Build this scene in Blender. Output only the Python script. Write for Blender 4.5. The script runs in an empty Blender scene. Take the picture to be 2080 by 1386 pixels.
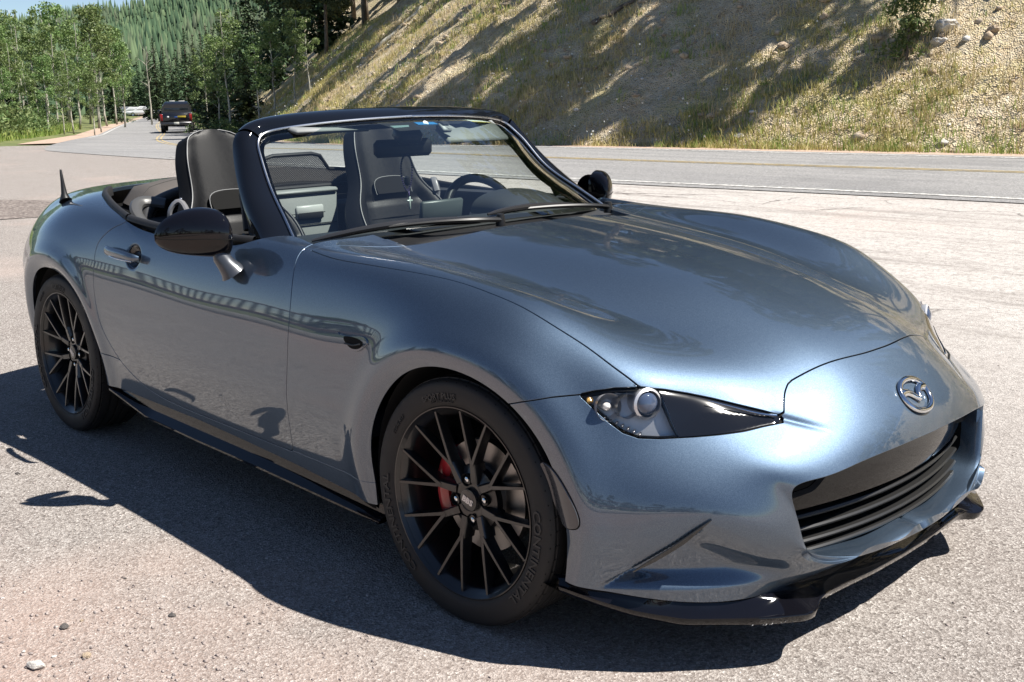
import bpy, math, random
import numpy as np
from mathutils import Vector, Matrix, noise as mnoise
rng = np.random.default_rng(7)
random.seed(7)
S = bpy.context.scene
COL = S.collection

# ------------------------------------------------------------------ camera
cam_d = bpy.data.cameras.new('camera'); cam = bpy.data.objects.new('camera', cam_d); COL.objects.link(cam)
CAM_POS = np.array([1.936, -2.461, 1.275]); YAW, PITCH, ROLL = 2.386, 0.223, -0.019
def cam_axes():
    cy, sy, cp, sp = math.cos(YAW), math.sin(YAW), math.cos(PITCH), math.sin(PITCH)
    f = np.array([cy*cp, sy*cp, -sp]); r = np.array([sy, -cy, 0.0]); u = np.cross(r, f)
    cr, sr = math.cos(ROLL), math.sin(ROLL)
    return cr*r+sr*u, -sr*r+cr*u, f
R_, U_, F_ = cam_axes()
cam.matrix_world = Matrix(((R_[0], U_[0], -F_[0], CAM_POS[0]), (R_[1], U_[1], -F_[1], CAM_POS[1]), (R_[2], U_[2], -F_[2], CAM_POS[2]), (0, 0, 0, 1)))
cam_d.sensor_width = 36.0; cam_d.lens = 2272.07/2080*36.0
cam_d.clip_start = 0.05; cam_d.clip_end = 6000
S.camera = cam

# ------------------------------------------------------------------ sky, sun, exposure
SUN_EL, SUN_AZ = math.radians(57.0), math.radians(33.0)      # azimuth from +x (car nose) towards +y
w = bpy.data.worlds.new('World'); S.world = w; w.use_nodes = True
nt = w.node_tree; nt.nodes.clear()
sky = nt.nodes.new('ShaderNodeTexSky'); sky.sky_type = 'NISHITA'; sky.sun_disc = False
sky.sun_elevation = SUN_EL; sky.sun_rotation = math.radians(90.0)-SUN_AZ
sky.altitude = 2600; sky.air_density = 1.0; sky.dust_density = 0.3; sky.ozone_density = 1.5
bg = nt.nodes.new('ShaderNodeBackground'); bg.inputs['Strength'].default_value = 0.06
wo = nt.nodes.new('ShaderNodeOutputWorld')
nt.links.new(sky.outputs[0], bg.inputs[0]); nt.links.new(bg.outputs[0], wo.inputs[0])
sun_d = bpy.data.lights.new('sun', 'SUN'); sun_d.energy = 5.0; sun_d.angle = math.radians(0.53); sun_d.color = (1.0, 0.955, 0.88)
sun = bpy.data.objects.new('sun', sun_d); COL.objects.link(sun)
sdir = Vector((math.cos(SUN_EL)*math.cos(SUN_AZ), math.cos(SUN_EL)*math.sin(SUN_AZ), math.sin(SUN_EL)))
sun.rotation_euler = sdir.to_track_quat('Z', 'Y').to_euler(); sun.location = (5, 4, 12)
vs = S.view_settings
vs.view_transform = 'Standard'; vs.look = 'None'; vs.exposure = 1.0; vs.gamma = 1.0; vs.use_curve_mapping = False
S.render.engine = 'CYCLES'
S.cycles.use_denoising = True
S.cycles.max_bounces = 8; S.cycles.transparent_max_bounces = 16
S.cycles.caustics_reflective = False; S.cycles.caustics_refractive = False
S.cycles.sample_clamp_indirect = 6.0

# ------------------------------------------------------------------ materials
MATS = {}
class NT:
    def __init__(s, name):
        s.m = bpy.data.materials.new(name); s.m.use_nodes = True; s.t = s.m.node_tree
        s.b = s.t.nodes['Principled BSDF']; s.out = s.t.nodes['Material Output']
    def n(s, typ, **k):
        x = s.t.nodes.new(typ)
        for a, v in k.items():
            if a.startswith('i_'):
                key = a[2:]
                key = int(key) if key.isdigit() else key.replace('_', ' ')
                x.inputs[key].default_value = v
            else: setattr(x, a, v)
        return x
    def l(s, a, b): s.t.links.new(a, b)
    def coord(s, which='Object'): return s.n('ShaderNodeTexCoord').outputs[which]
    def noise(s, scale, detail=4, rough=0.55, vec=None, dist=0.0):
        x = s.n('ShaderNodeTexNoise'); x.inputs['Scale'].default_value = scale; x.inputs['Detail'].default_value = detail
        x.inputs['Roughness'].default_value = rough; x.inputs['Distortion'].default_value = dist
        s.l(vec if vec is not None else s.coord(), x.inputs['Vector']); return x.outputs['Fac']
    def ramp(s, fac, stops, interp='LINEAR'):
        x = s.n('ShaderNodeValToRGB'); x.color_ramp.interpolation = interp
        e = x.color_ramp.elements
        while len(e) < len(stops): e.new(0.5)
        for q, (p, c) in zip(e, stops):
            q.position = p; q.color = (c[0], c[1], c[2], 1) if hasattr(c, '__len__') else (c, c, c, 1)
        s.l(fac, x.inputs[0]); return x.outputs[0]
    def mix(s, fac, a, b, mode='MIX'):
        x = s.n('ShaderNodeMix', data_type='RGBA', blend_type=mode)
        for si, v in ((0, fac), (6, a), (7, b)):
            sock = x.inputs[si]
            if hasattr(v, 'is_linked') or hasattr(v, 'links'): s.l(v, sock)
            elif hasattr(v, '__len__'): sock.default_value = (v[0], v[1], v[2], 1)
            else: sock.default_value = v if si == 0 else (v, v, v, 1)
        return x.outputs[2]
    def math(s, op, a, b=None):
        x = s.n('ShaderNodeMath', operation=op)
        for i, v in enumerate((a, b)):
            if v is None: continue
            if hasattr(v, 'links'): s.l(v, x.inputs[i])
            else: x.inputs[i].default_value = v
        return x.outputs[0]
    def bump(s, h, strength=0.3, dist=0.01):
        x = s.n('ShaderNodeBump'); x.inputs['Strength'].default_value = strength; x.inputs['Distance'].default_value = dist
        s.l(h, x.inputs['Height']); s.l(x.outputs[0], s.b.inputs['Normal']); return x
    def set(s, **k):
        for a, v in k.items():
            i = s.b.inputs[a.replace('_', ' ')]
            if hasattr(v, 'links'): s.l(v, i)
            elif hasattr(v, '__len__') and len(v) == 3: i.default_value = (*v, 1)
            else: i.default_value = v
def simple(name, col, rough=0.5, metal=0.0, coat=0.0, spec=0.5, noise=0.0, nscale=60, bump=0.0, **k):
    if name in MATS: return MATS[name]
    t = NT(name)
    t.set(Base_Color=col, Roughness=rough, Metallic=metal, Coat_Weight=coat, Specular_IOR_Level=spec, **k)
    if noise:
        f = t.noise(nscale, 5)
        t.set(Base_Color=t.mix(f, [c*(1-noise) for c in col], [min(1, c*(1+noise)) for c in col]))
        t.set(Roughness=t.math('ADD', t.math('MULTIPLY', f, 0.25), max(0, rough-0.12)))
    if bump: t.bump(t.noise(nscale*4, 3), bump, 0.002)
    MATS[name] = t.m; return t.m

def paint_mat():
    t = NT('blue grey metallic paint')
    g = t.coord()
    flake = t.n('ShaderNodeTexVoronoi'); flake.inputs['Scale'].default_value = 900; t.l(g, flake.inputs['Vector'])
    fl = t.ramp(flake.outputs['Color'], [(0.3, (0.060, 0.088, 0.131)), (0.8, (0.087, 0.123, 0.172))])
    t.set(Base_Color=fl, Metallic=1.0, Roughness=0.52, Coat_Weight=1.0, Coat_Roughness=0.025, Coat_IOR=1.85)
    # a little dust film on the upper faces
    geo = t.n('ShaderNodeNewGeometry'); sep = t.n('ShaderNodeSeparateXYZ'); t.l(geo.outputs['Normal'], sep.inputs[0])
    up = t.math('MULTIPLY', t.math('MAXIMUM', sep.outputs[2], 0.0), t.ramp(t.noise(9, 6, .65), [(0.35, 0.0), (0.75, 0.09)]))
    t.set(Coat_Roughness=t.math('ADD', t.math('MULTIPLY', up, 0.8), 0.02))
    return t.m
M_PAINT = paint_mat()
M_BLACK = simple('gloss black paint', (0.004, 0.004, 0.006), 0.5, 0, 1.0, 0.0, Coat_Roughness=0.02, Coat_IOR=1.45)
M_BLACKP = simple('satin black plastic', (0.012, 0.012, 0.013), 0.42, 0, 0, 0.4)
M_DARK = simple('matt black cavity', (0.006, 0.006, 0.006), 0.85, 0, 0, 0.2)
M_RUBBER = simple('black rubber', (0.014, 0.014, 0.015), 0.62, 0, 0, 0.35, noise=0.25, nscale=40)
M_CHROME = simple('bright chrome', (0.72, 0.73, 0.75), 0.08, 1.0)
M_ALU = simple('brushed aluminium', (0.55, 0.55, 0.57), 0.3, 1.0)
M_LEATHER = simple('black leather', (0.007, 0.0073, 0.0082), 0.42, 0, 0, 0.16, noise=0.15, nscale=90, bump=0.15)
M_SEAM = simple('light grey piping', (0.15, 0.153, 0.157), 0.5)
M_PLASTIC = simple('dark grey cabin plastic', (0.030, 0.031, 0.033), 0.5, 0, 0, 0.45, noise=0.12, nscale=120, bump=0.1)
M_FABRIC = simple('charcoal soft top cloth', (0.085, 0.076, 0.070), 0.85, 0, 0, 0.25, noise=0.2, nscale=300, bump=0.3)
M_RED = simple('red caliper paint', (0.36, 0.012, 0.016), 0.3, 0, 0.6)
M_STEEL = simple('brake disc steel', (0.32, 0.31, 0.30), 0.35, 1.0, noise=0.2, nscale=30)
M_WHITE = simple('white print', (0.75, 0.75, 0.75), 0.5)
def glass_mat(name, tint, rough=0.0, extra=1.0):
    t = NT(name); t.t.nodes.remove(t.b)
    tr = t.n('ShaderNodeBsdfTransparent'); tr.inputs[0].default_value = (*tint, 1)
    gl = t.n('ShaderNodeBsdfGlossy'); gl.inputs['Roughness'].default_value = rough
    fr = t.n('ShaderNodeFresnel'); fr.inputs['IOR'].default_value = 1.52
    mx = t.n('ShaderNodeMixShader')
    t.l(t.math('MULTIPLY', fr.outputs[0], extra), mx.inputs[0]); t.l(tr.outputs[0], mx.inputs[1]); t.l(gl.outputs[0], mx.inputs[2])
    t.l(mx.outputs[0], t.out.inputs[0]); return t.m
M_GLASS = glass_mat('windscreen glass', (0.86, 0.93, 0.91), 0.0, 2.1)
M_LENS = glass_mat('clear lamp lens', (0.97, 0.98, 0.98), 0.0, 0.8)

# ------------------------------------------------------------------ object helpers
def new_obj(name, mesh, mat=None, parent=None, loc=None):
    o = bpy.data.objects.new(name, mesh); COL.objects.link(o)
    if mat is not None and mesh is not None and not mesh.materials: mesh.materials.append(mat)
    if parent is not None: o.parent = parent
    if loc is not None: o.location = loc
    return o
def mesh_from(name, V, F, smooth=True, normals=None):
    me = bpy.data.meshes.new(name)
    V = np.asarray(V, dtype=np.float32)
    if isinstance(F, np.ndarray):
        k = F.shape[1]; n = len(F)
        me.vertices.add(len(V)); me.vertices.foreach_set('co', V.ravel())
        me.loops.add(n*k); me.loops.foreach_set('vertex_index', F.astype(np.int32).ravel())
        me.polygons.add(n); me.polygons.foreach_set('loop_start', np.arange(0, n*k, k, dtype=np.int32))
        me.polygons.foreach_set('loop_total', np.full(n, k, dtype=np.int32))
        me.update(calc_edges=True); me.validate()
    else:
        me.from_pydata(V.tolist(), [], [list(map(int, f)) for f in F]); me.update()
    if smooth: me.polygons.foreach_set('use_smooth', np.ones(len(me.polygons), dtype=bool))
    if normals is not None and len(me.vertices) == len(V): me.normals_split_custom_set_from_vertices(np.asarray(normals, dtype=np.float32).tolist())
    return me
def sharp_by_angle(me, deg=35):
    import bmesh
    bm = bmesh.new(); bm.from_mesh(me); lim = math.radians(deg)
    for e in bm.edges:
        if len(e.link_faces) == 2 and e.calc_face_angle(0) > lim: e.smooth = False
    bm.to_mesh(me); bm.free()
class MB:
    """collects pieces of ONE mesh"""
    def __init__(s): s.V = []; s.F = []
    def add(s, V, F):
        o = len(s.V); s.V += [tuple(map(float, v)) for v in V]; s.F += [[int(i)+o for i in f] for f in F]; return s
    def grid(s, P, close_u=False, close_v=False, flip=False):
        P = np.asarray(P, float); a, b = P.shape[:2]; F = []
        for i in range(a if close_u else a-1):
            for j in range(b if close_v else b-1):
                q = [i*b+j, ((i+1) % a)*b+j, ((i+1) % a)*b+(j+1) % b, i*b+(j+1) % b]
                F.append(q[::-1] if flip else q)
        return s.add(P.reshape(-1, 3), F)
    def box(s, c, d, rot=None, bev=0.0):
        c = np.array(c, float); d = np.array(d, float)/2
        if bev <= 0:
            V = np.array([[x, y, z] for x in (-1, 1) for y in (-1, 1) for z in (-1, 1)], float)*d
            F = [(0, 1, 3, 2), (4, 6, 7, 5), (0, 4, 5, 1), (2, 3, 7, 6), (0, 2, 6, 4), (1, 5, 7, 3)]
        else:
            b = min(bev, *(d*0.95)); V = []; idx = {}
            for sx in (-1, 1):
                for sy in (-1, 1):
                    for sz in (-1, 1):
                        for k in range(3):
                            v = np.array([sx, sy, sz])*(d-b); v[k] = (sx, sy, sz)[k]*d[k]
                            idx[sx, sy, sz, k] = len(V); V.append(v)
            F = []
            for k in range(3):
                for sg in (-1, 1):
                    a, b2 = [i for i in range(3) if i != k]
                    q = []
                    for (p, r) in ((-1, -1), (1, -1), (1, 1), (-1, 1)):
                        t = [0, 0, 0]; t[k] = sg; t[a] = p; t[b2] = r; q.append(idx[(*t, k)])
                    F.append(q)
            for k in range(3):
                a, b2 = [i for i in range(3) if i != k]
                for p in (-1, 1):
                    for r in (-1, 1):
                        def g(e, kk):
                            t = [0, 0, 0]; t[k] = e; t[a] = p; t[b2] = r; return idx[(*t, kk)]
                        F.append([g(-1, a), g(1, a), g(1, b2), g(-1, b2)])
            for sx in (-1, 1):
                for sy in (-1, 1):
                    for sz in (-1, 1): F.append([idx[sx, sy, sz, k] for k in range(3)])
            V = np.array(V)
        if rot is not None: V = V @ np.array(rot.to_3x3() if hasattr(rot, 'to_3x3') else rot).T
        return s.add(V+c, F)
    def tube(s, pts, r, n=8, caps=True, closed=False, squash=None):
        pts = np.asarray(pts, float); m = len(pts); r = np.broadcast_to(np.asarray(r, float), (m,))
        T = np.gradient(pts, axis=0) if not closed else np.roll(pts, -1, 0)-np.roll(pts, 1, 0)
        T /= np.linalg.norm(T, axis=1)[:, None]+1e-12
        up = np.array([0, 0, 1.0]) if abs(T[0][2]) < 0.9 else np.array([1.0, 0, 0])
        P = []; a = np.cross(T[0], up); a /= np.linalg.norm(a)
        for i in range(m):
            a = a-T[i]*(a@T[i]); a /= np.linalg.norm(a)+1e-12; b = np.cross(T[i], a)
            th = np.linspace(0, 2*np.pi, n, endpoint=False)
            P.append(pts[i]+r[i]*(np.cos(th)[:, None]*a*(squash or 1)+np.sin(th)[:, None]*b))
        o = len(s.V); s.grid(np.array(P), close_u=closed, close_v=True)
        if caps and not closed:
            s.F.append([o+j for j in range(n)]); s.F.append([o+(m-1)*n+j for j in range(n)][::-1])
        return s
    def lathe(s, prof, axis='y', n=48, a0=0.0, a1=2*math.pi, c=(0, 0, 0)):
        full = abs(a1-a0-2*math.pi) < 1e-6
        th = np.linspace(a0, a1, n, endpoint=not full); P = []
        for (r, h) in prof:
            ca, sa = r*np.cos(th), r*np.sin(th); H = np.full_like(th, h)
            P.append(np.stack({'y': (ca, H, sa), 'z': (ca, sa, H), 'x': (H, ca, sa)}[axis], 1)+np.array(c))
        return s.grid(np.array(P), close_v=full)
    def prism(s, poly, h, fn=None):
        """poly: list of 2d points, extruded 0..h; fn maps (a,b,t)->3d"""
        n = len(poly); fn = fn or (lambda a, b, t: (a, b, t))
        V = [fn(a, b, 0) for a, b in poly]+[fn(a, b, h) for a, b in poly]
        F = [list(range(n))[::-1], [n+i for i in range(n)]]+[[i, (i+1) % n, n+(i+1) % n, n+i] for i in range(n)]
        return s.add(V, F)
    def build(s, name, mat, parent=None, smooth=True, sharp=35, loc=None, recalc=True):
        me = bpy.data.meshes.new(name); me.from_pydata(s.V, [], s.F); me.update()
        if recalc:
            import bmesh
            bm = bmesh.new(); bm.from_mesh(me); bmesh.ops.recalc_face_normals(bm, faces=bm.faces)
            if smooth and sharp:
                lim = math.radians(sharp)
                for e in bm.edges:
                    if len(e.link_faces) == 2 and e.calc_face_angle(0) > lim: e.smooth = False
            bm.to_mesh(me); bm.free()
        if smooth: me.polygons.foreach_set('use_smooth', np.ones(len(me.polygons), dtype=bool))
        return new_obj(name, me, mat, parent, loc)
def empty(name, loc=(0, 0, 0), rz=0.0):
    o = bpy.data.objects.new(name, None); COL.objects.link(o); o.location = loc; o.rotation_euler = (0, 0, rz)
    o.empty_display_size = 0.2; return o
def tag(o, label=None, cat=None, group=None, kind=None):
    for k, v in (('label', label), ('category', cat), ('group', group), ('kind', kind)):
        if v: o[k] = v
    return o
def spline(pts, n, closed=False):
    """centripetal-ish C2 curve through pts, n samples"""
    P = np.asarray(pts, float)
    if closed: P = np.vstack([P[-3:], P, P[:3]])
    t = np.concatenate([[0], np.cumsum(np.linalg.norm(np.diff(P, axis=0), axis=1)**0.7+1e-9)])
    M = cubic_matrix(t, np.linspace(t[3], t[-3], n, endpoint=False) if closed else np.linspace(t[0], t[-1], n))
    return M @ P
def cubic_matrix(t, q):
    """matrix taking knot values to natural cubic spline values at q"""
    t = np.asarray(t, float); n = len(t); h = np.diff(t)
    A = np.zeros((n, n)); B = np.zeros((n, n)); A[0, 0] = A[-1, -1] = 1
    for i in range(1, n-1):
        A[i, i-1] = h[i-1]; A[i, i] = 2*(h[i-1]+h[i]); A[i, i+1] = h[i]
        B[i, i-1] = 6/h[i-1]; B[i, i] = -6/h[i-1]-6/h[i]; B[i, i+1] = 6/h[i]
    D = np.linalg.solve(A, B)
    k = np.clip(np.searchsorted(t, q, side='right')-1, 0, n-2)
    hh = h[k]; a = (t[k+1]-q)/hh; b = (q-t[k])/hh
    M = np.zeros((len(q), n)); r = np.arange(len(q))
    M[r, k] += a; M[r, k+1] += b
    M += ((a**3-a)*hh**2/6)[:, None]*D[k]+((b**3-b)*hh**2/6)[:, None]*D[k+1]
    return M
def sstep(a, b, x):
    t = np.clip((x-a)/(b-a), 0, 1); return t*t*(3-2*t)
def poly_sdf(poly, X, Y, chunk=20000):
    """signed distance (negative inside) of closed 2d polygon"""
    P = np.asarray(poly, float); A = P; B = np.roll(P, -1, 0); out = np.empty(len(X))
    for s in range(0, len(X), chunk):
        x = X[s:s+chunk, None]; y = Y[s:s+chunk, None]
        d = B-A; L = (d**2).sum(1)+1e-15
        t = np.clip(((x-A[:, 0])*d[:, 0]+(y-A[:, 1])*d[:, 1])/L, 0, 1)
        dist = np.sqrt(((x-A[:, 0]-t*d[:, 0])**2+(y-A[:, 1]-t*d[:, 1])**2).min(1))
        c = (A[:, 1] > y) != (B[:, 1] > y)
        xi = A[:, 0]+(y-A[:, 1])*d[:, 0]/np.where(np.abs(d[:, 1]) < 1e-12, 1e-12, d[:, 1])
        out[s:s+chunk] = np.where((c & (x < xi)).sum(1) % 2 == 1, -dist, dist)
    return out
# ------------------------------------------------------------------ roadster body: one smooth half surface, cut into panels
# rows run from the hood centre line (a) down to the sill (i); stations run from the tail to the mouth. (x, half width, z)
ROWS = 'a b c d e f g g2 g3 h i'.split()
ST = [
 # tail
 dict(a=(-3.12,0,.78), b=(-3.11,.12,.775), c=(-3.09,.25,.76), d=(-3.06,.36,.73), e=(-3.05,.40,.69), f=(-3.04,.42,.62), g=(-3.04,.43,.55), g2=(-3.04,.43,.49), g3=(-3.04,.43,.42), h=(-3.04,.42,.35), i=(-3.02,.40,.27)),
 dict(a=(-2.95,0,.885), b=(-2.95,.20,.88), c=(-2.95,.38,.868), d=(-2.93,.54,.835), e=(-2.92,.61,.785), f=(-2.91,.665,.70), g=(-2.91,.69,.61), g2=(-2.91,.69,.54), g3=(-2.91,.69,.46), h=(-2.91,.68,.38), i=(-2.89,.65,.27)),
 dict(a=(-2.66,0,.915), b=(-2.66,.22,.912), c=(-2.66,.42,.905), d=(-2.65,.60,.878), e=(-2.64,.705,.825), f=(-2.63,.785,.745), g=(-2.63,.828,.645), g2=(-2.63,.832,.56), g3=(-2.63,.828,.48), h=(-2.63,.82,.39), i=(-2.63,.80,.25)),
 dict(a=(-2.31,0,.92), b=(-2.31,.24,.918), c=(-2.31,.46,.915), d=(-2.31,.655,.898), e=(-2.31,.757,.862), f=(-2.31,.838,.780), g=(-2.31,.868,.66), g2=(-2.31,.866,.58), g3=(-2.31,.86,.49), h=(-2.31,.85,.39), i=(-2.31,.83,.24)),
 dict(a=(-2.0,0,.90), b=(-2.0,.26,.90), c=(-2.0,.50,.895), d=(-2.0,.712,.878), e=(-2.0,.785,.845), f=(-2.0,.830,.755), g=(-2.0,.850,.645), g2=(-2.0,.852,.56), g3=(-2.0,.849,.47), h=(-2.0,.838,.37), i=(-2.0,.820,.225)),
 dict(a=(-1.65,0,.88), b=(-1.65,.28,.88), c=(-1.65,.54,.873), d=(-1.65,.742,.856), e=(-1.65,.777,.829), f=(-1.65,.810,.762), g=(-1.65,.838,.63), g2=(-1.65,.8435,.545), g3=(-1.65,.8455,.455), h=(-1.65,.833,.35), i=(-1.65,.812,.21)),
 dict(a=(-1.25,0,.88), b=(-1.25,.28,.88), c=(-1.25,.55,.872), d=(-1.25,.748,.847), e=(-1.25,.774,.822), f=(-1.25,.806,.752), g=(-1.25,.836,.62), g2=(-1.25,.8425,.535), g3=(-1.25,.8455,.445), h=(-1.25,.833,.34), i=(-1.25,.811,.20)),
 dict(a=(-.85,0,.885), b=(-.85,.28,.882), c=(-.85,.56,.868), d=(-.85,.745,.846), e=(-.85,.772,.820), f=(-.85,.805,.750), g=(-.85,.835,.615), g2=(-.85,.842,.53), g3=(-.85,.8455,.44), h=(-.85,.833,.335), i=(-.85,.811,.195)),
 dict(a=(-.52,0,.872), b=(-.53,.28,.862), c=(-.54,.56,.830), d=(-.55,.715,.846), e=(-.55,.772,.820), f=(-.55,.808,.750), g=(-.55,.838,.615), g2=(-.55,.8445,.53), g3=(-.55,.847,.44), h=(-.55,.836,.335), i=(-.55,.813,.19)),
 dict(a=(-.25,0,.851), b=(-.25,.27,.839), c=(-.25,.54,.800), d=(-.25,.695,.838), e=(-.25,.774,.810), f=(-.25,.818,.743), g=(-.25,.847,.615), g2=(-.25,.852,.53), g3=(-.25,.852,.44), h=(-.25,.843,.335), i=(-.25,.818,.19)),
 dict(a=(0,0,.822), b=(0,.255,.809), c=(0,.49,.767), d=(0,.682,.808), e=(0,.776,.767), f=(0,.835,.695), g=(0,.864,.61), g2=(0,.863,.53), g3=(0,.855,.44), h=(0,.845,.335), i=(0,.82,.19)),
 dict(a=(.22,0,.783), b=(.217,.235,.770), c=(.205,.435,.726), d=(.197,.664,.755), e=(.20,.752,.708), f=(.205,.806,.632), g=(.21,.833,.55), g2=(.215,.838,.475), g3=(.215,.838,.405), h=(.215,.835,.32), i=(.215,.815,.20)),
 dict(a=(.42,0,.727), b=(.415,.21,.716), c=(.405,.375,.678), d=(.398,.640,.640), e=(.39,.703,.567), f=(.385,.750,.49), g=(.385,.775,.425), g2=(.385,.785,.375), g3=(.385,.79,.325), h=(.38,.79,.27), i=(.365,.797,.205)),
 dict(a=(.56,0,.672), b=(.555,.195,.662), c=(.535,.34,.630), d=(.500,.530,.580), e=(.495,.605,.525), f=(.51,.655,.46), g=(.522,.683,.40), g2=(.525,.69,.35), g3=(.525,.69,.305), h=(.522,.685,.255), i=(.515,.68,.177)),
 dict(a=(.672,0,.592), b=(.668,.18,.584), c=(.650,.30,.560), d=(.617,.440,.521), e=(.616,.524,.478), f=(.625,.560,.425), g=(.640,.572,.36), g2=(.648,.553,.302), g3=(.655,.52,.255), h=(.660,.475,.212), i=(.632,.515,.167)),
 dict(a=(.745,0,.512), b=(.740,.175,.507), c=(.720,.30,.493), d=(.690,.414,.470), e=(.668,.487,.443), f=(.682,.480,.388), g=(.695,.472,.312), g2=(.706,.415,.257), g3=(.716,.32,.227), h=(.722,.22,.200), i=(.668,.30,.166)),
 dict(a=(.775,0,.465), b=(.768,.17,.462), c=(.748,.30,.452), d=(.720,.40,.438), e=(.690,.464,.420), f=(.696,.452,.35), g=(.712,.412,.255), g2=(.748,.28,.224), g3=(.758,.15,.214), h=(.763,0,.210), i=(.70,0,.163)),
]
ARCH = ((0.0, .305, .338), (-2.31, .31, .334))      # wheel arch circles in side view (x, z, r)
G0 = np.array([[s[r] for r in ROWS] for s in ST], float)          # stations x rows x 3
def pchip(x, y, q):
    h = np.diff(x); d = np.diff(y)/h; m = np.zeros_like(y)
    m[1:-1] = 3*(h[:-1]+h[1:])/((2*h[1:]+h[:-1])/d[:-1]+(h[1:]+2*h[:-1])/d[1:]); m[0] = d[0]; m[-1] = d[-1]
    k = np.clip(np.searchsorted(x, q, side='right')-1, 0, len(x)-2); t = (q-x[k])/h[k]
    return ((1+2*t)*(1-t)**2*y[k]+t*(1-t)**2*h[k]*m[k]+t*t*(3-2*t)*y[k+1]+t*t*(t-1)*h[k]*m[k+1])
def build_half(nu=500, nv=240):
    # mirrored ghost rows keep the centre line smooth
    G = np.concatenate([G0[:, 2:0:-1]*[1, -1, 1], G0], 1)
    du = np.linalg.norm(np.diff(G, axis=0), axis=2)[:, 2:].mean(1)
    tu = np.concatenate([[0], np.cumsum(du**0.8)])
    dv = np.linalg.norm(np.diff(G, axis=1), axis=2)
    cm = np.concatenate([[0], np.cumsum(dv[3:15].mean(0)**0.8)])
    qu = np.linspace(0, tu[-1], nu); qv = np.linspace(cm[2], cm[-1], nv)
    Mu = cubic_matrix(tu, qu); H = []
    for j in range(len(G)):
        tj = np.concatenate([[0], np.cumsum(dv[j]**0.75)])
        H.append(cubic_matrix(tj, pchip(cm, tj, qv)) @ G[j])
    P = np.einsum('ui,ivk->uvk', Mu, np.array(H))
    P[:, 0, 1] = 0
    return P
def grid_normals(P):
    Tu = np.gradient(P, axis=0); Tv = np.gradient(P, axis=1)
    N = np.cross(Tu, Tv); N /= np.linalg.norm(N, axis=2)[..., None]+1e-12
    return N
def displace(P):
    N = grid_normals(P)
    x, wv, z = P[..., 0], P[..., 1], P[..., 2]
    off = np.zeros_like(x)
    for k, (cx, cz, r) in enumerate(ARCH):
        d = np.hypot(x-cx, z-cz)-r
        side = sstep(.62, .76, wv)*sstep(.10, .22, z)
        fl = .010*np.exp(-((d-.047)/.040)**2)
        roll = -.013*np.clip((.044-d)/.044, 0, 1.4)**2
        off += side*(fl+roll)
    fr = sstep(.30, .40, x)
    # corner pocket of the bumper, inboard of a slanted fin
    ax, az, bx, bz = .626, .367, .729, .257
    L = math.hypot(bx-ax, bz-az); nx, nz = -(az-bz)/L, -(bx-ax)/L
    d1 = (wv-ax)*nx+(z-az)*nz
    px, pz = .389-.626, .208-.367; L2 = math.hypot(px, pz)
    d2 = -((wv-.626)*pz-(z-.367)*px)/L2
    dep = .034*sstep(-.001, .010, d1)*sstep(.198, .238, z)*sstep(.0, .085, d2)*(1-.55*sstep(.05, .30, d1))
    off -= fr*dep
    # short crease running on from the lamp tip
    sx, sz, tx, tz = .392, .548, .300, .512
    dx, dz = tx-sx, tz-sz; LL = dx*dx+dz*dz
    t = ((wv-sx)*dx+(z-sz)*dz)/LL; dd = ((wv-sx)*dz-(z-sz)*dx)/math.sqrt(LL)
    off -= fr*.0045*np.exp(-(dd/.007)**2)*sstep(-.25, -.05, t)*(1-sstep(.1, 1.0, t))
    # hand cup behind the door handle
    hc = np.hypot((x+1.665)/1.25, z-.742)
    off -= .020*sstep(.042, .022, hc)*sstep(.7, .78, wv)
    return P+N*off[..., None]
PH = displace(build_half())
NH = grid_normals(PH)
# ---------------------------------------------------------------- panel cutting
_a, _b = PH.shape[:2]
_i, _j = np.meshgrid(np.arange(_a-1), np.arange(_b-1), indexing='ij')
_q = np.stack([_i*_b+_j, (_i+1)*_b+_j, (_i+1)*_b+_j+1, _i*_b+_j+1], -1).reshape(-1, 4)
GV = PH.reshape(-1, 3); GN = NH.reshape(-1, 3)             # half widths positive
GT = np.concatenate([_q[:, [0, 1, 2]], _q[:, [0, 2, 3]]])
def clip(V, N, T, f):
    """keep the part of the triangle mesh where f < 0"""
    s = f < 0; c = s[T].sum(1); keep = T[c == 3]; new = []
    nv = len(V); edge = {}; AV = []; AN = []
    def cut(i, j):
        k = (i, j) if i < j else (j, i)
        if k not in edge:
            t = f[k[0]]/(f[k[0]]-f[k[1]]); edge[k] = nv+len(AV)
            AV.append(V[k[0]]*(1-t)+V[k[1]]*t); n = N[k[0]]*(1-t)+N[k[1]]*t; AN.append(n/(np.linalg.norm(n)+1e-12))
        return edge[k]
    for t in T[(c == 1) | (c == 2)]:
        a, b, d = t
        for _ in range(3):
            if (s[a] and not s[b] and not s[d]) or (not s[a] and s[b] and s[d]): break
            a, b, d = b, d, a
        if s[a]: new.append((a, cut(a, b), cut(a, d)))
        else:
            p, q = cut(a, b), cut(a, d); new.append((p, b, d)); new.append((p, d, q))
    V2 = np.vstack([V]+([np.array(AV)] if AV else [])); N2 = np.vstack([N]+([np.array(AN)] if AN else []))
    T2 = np.vstack([keep]+([np.array(new)] if new else []))
    return V2, N2, T2
def compact(V, N, T):
    u, inv = np.unique(T, return_inverse=True)
    return V[u], N[u], inv.reshape(T.shape)
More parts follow.
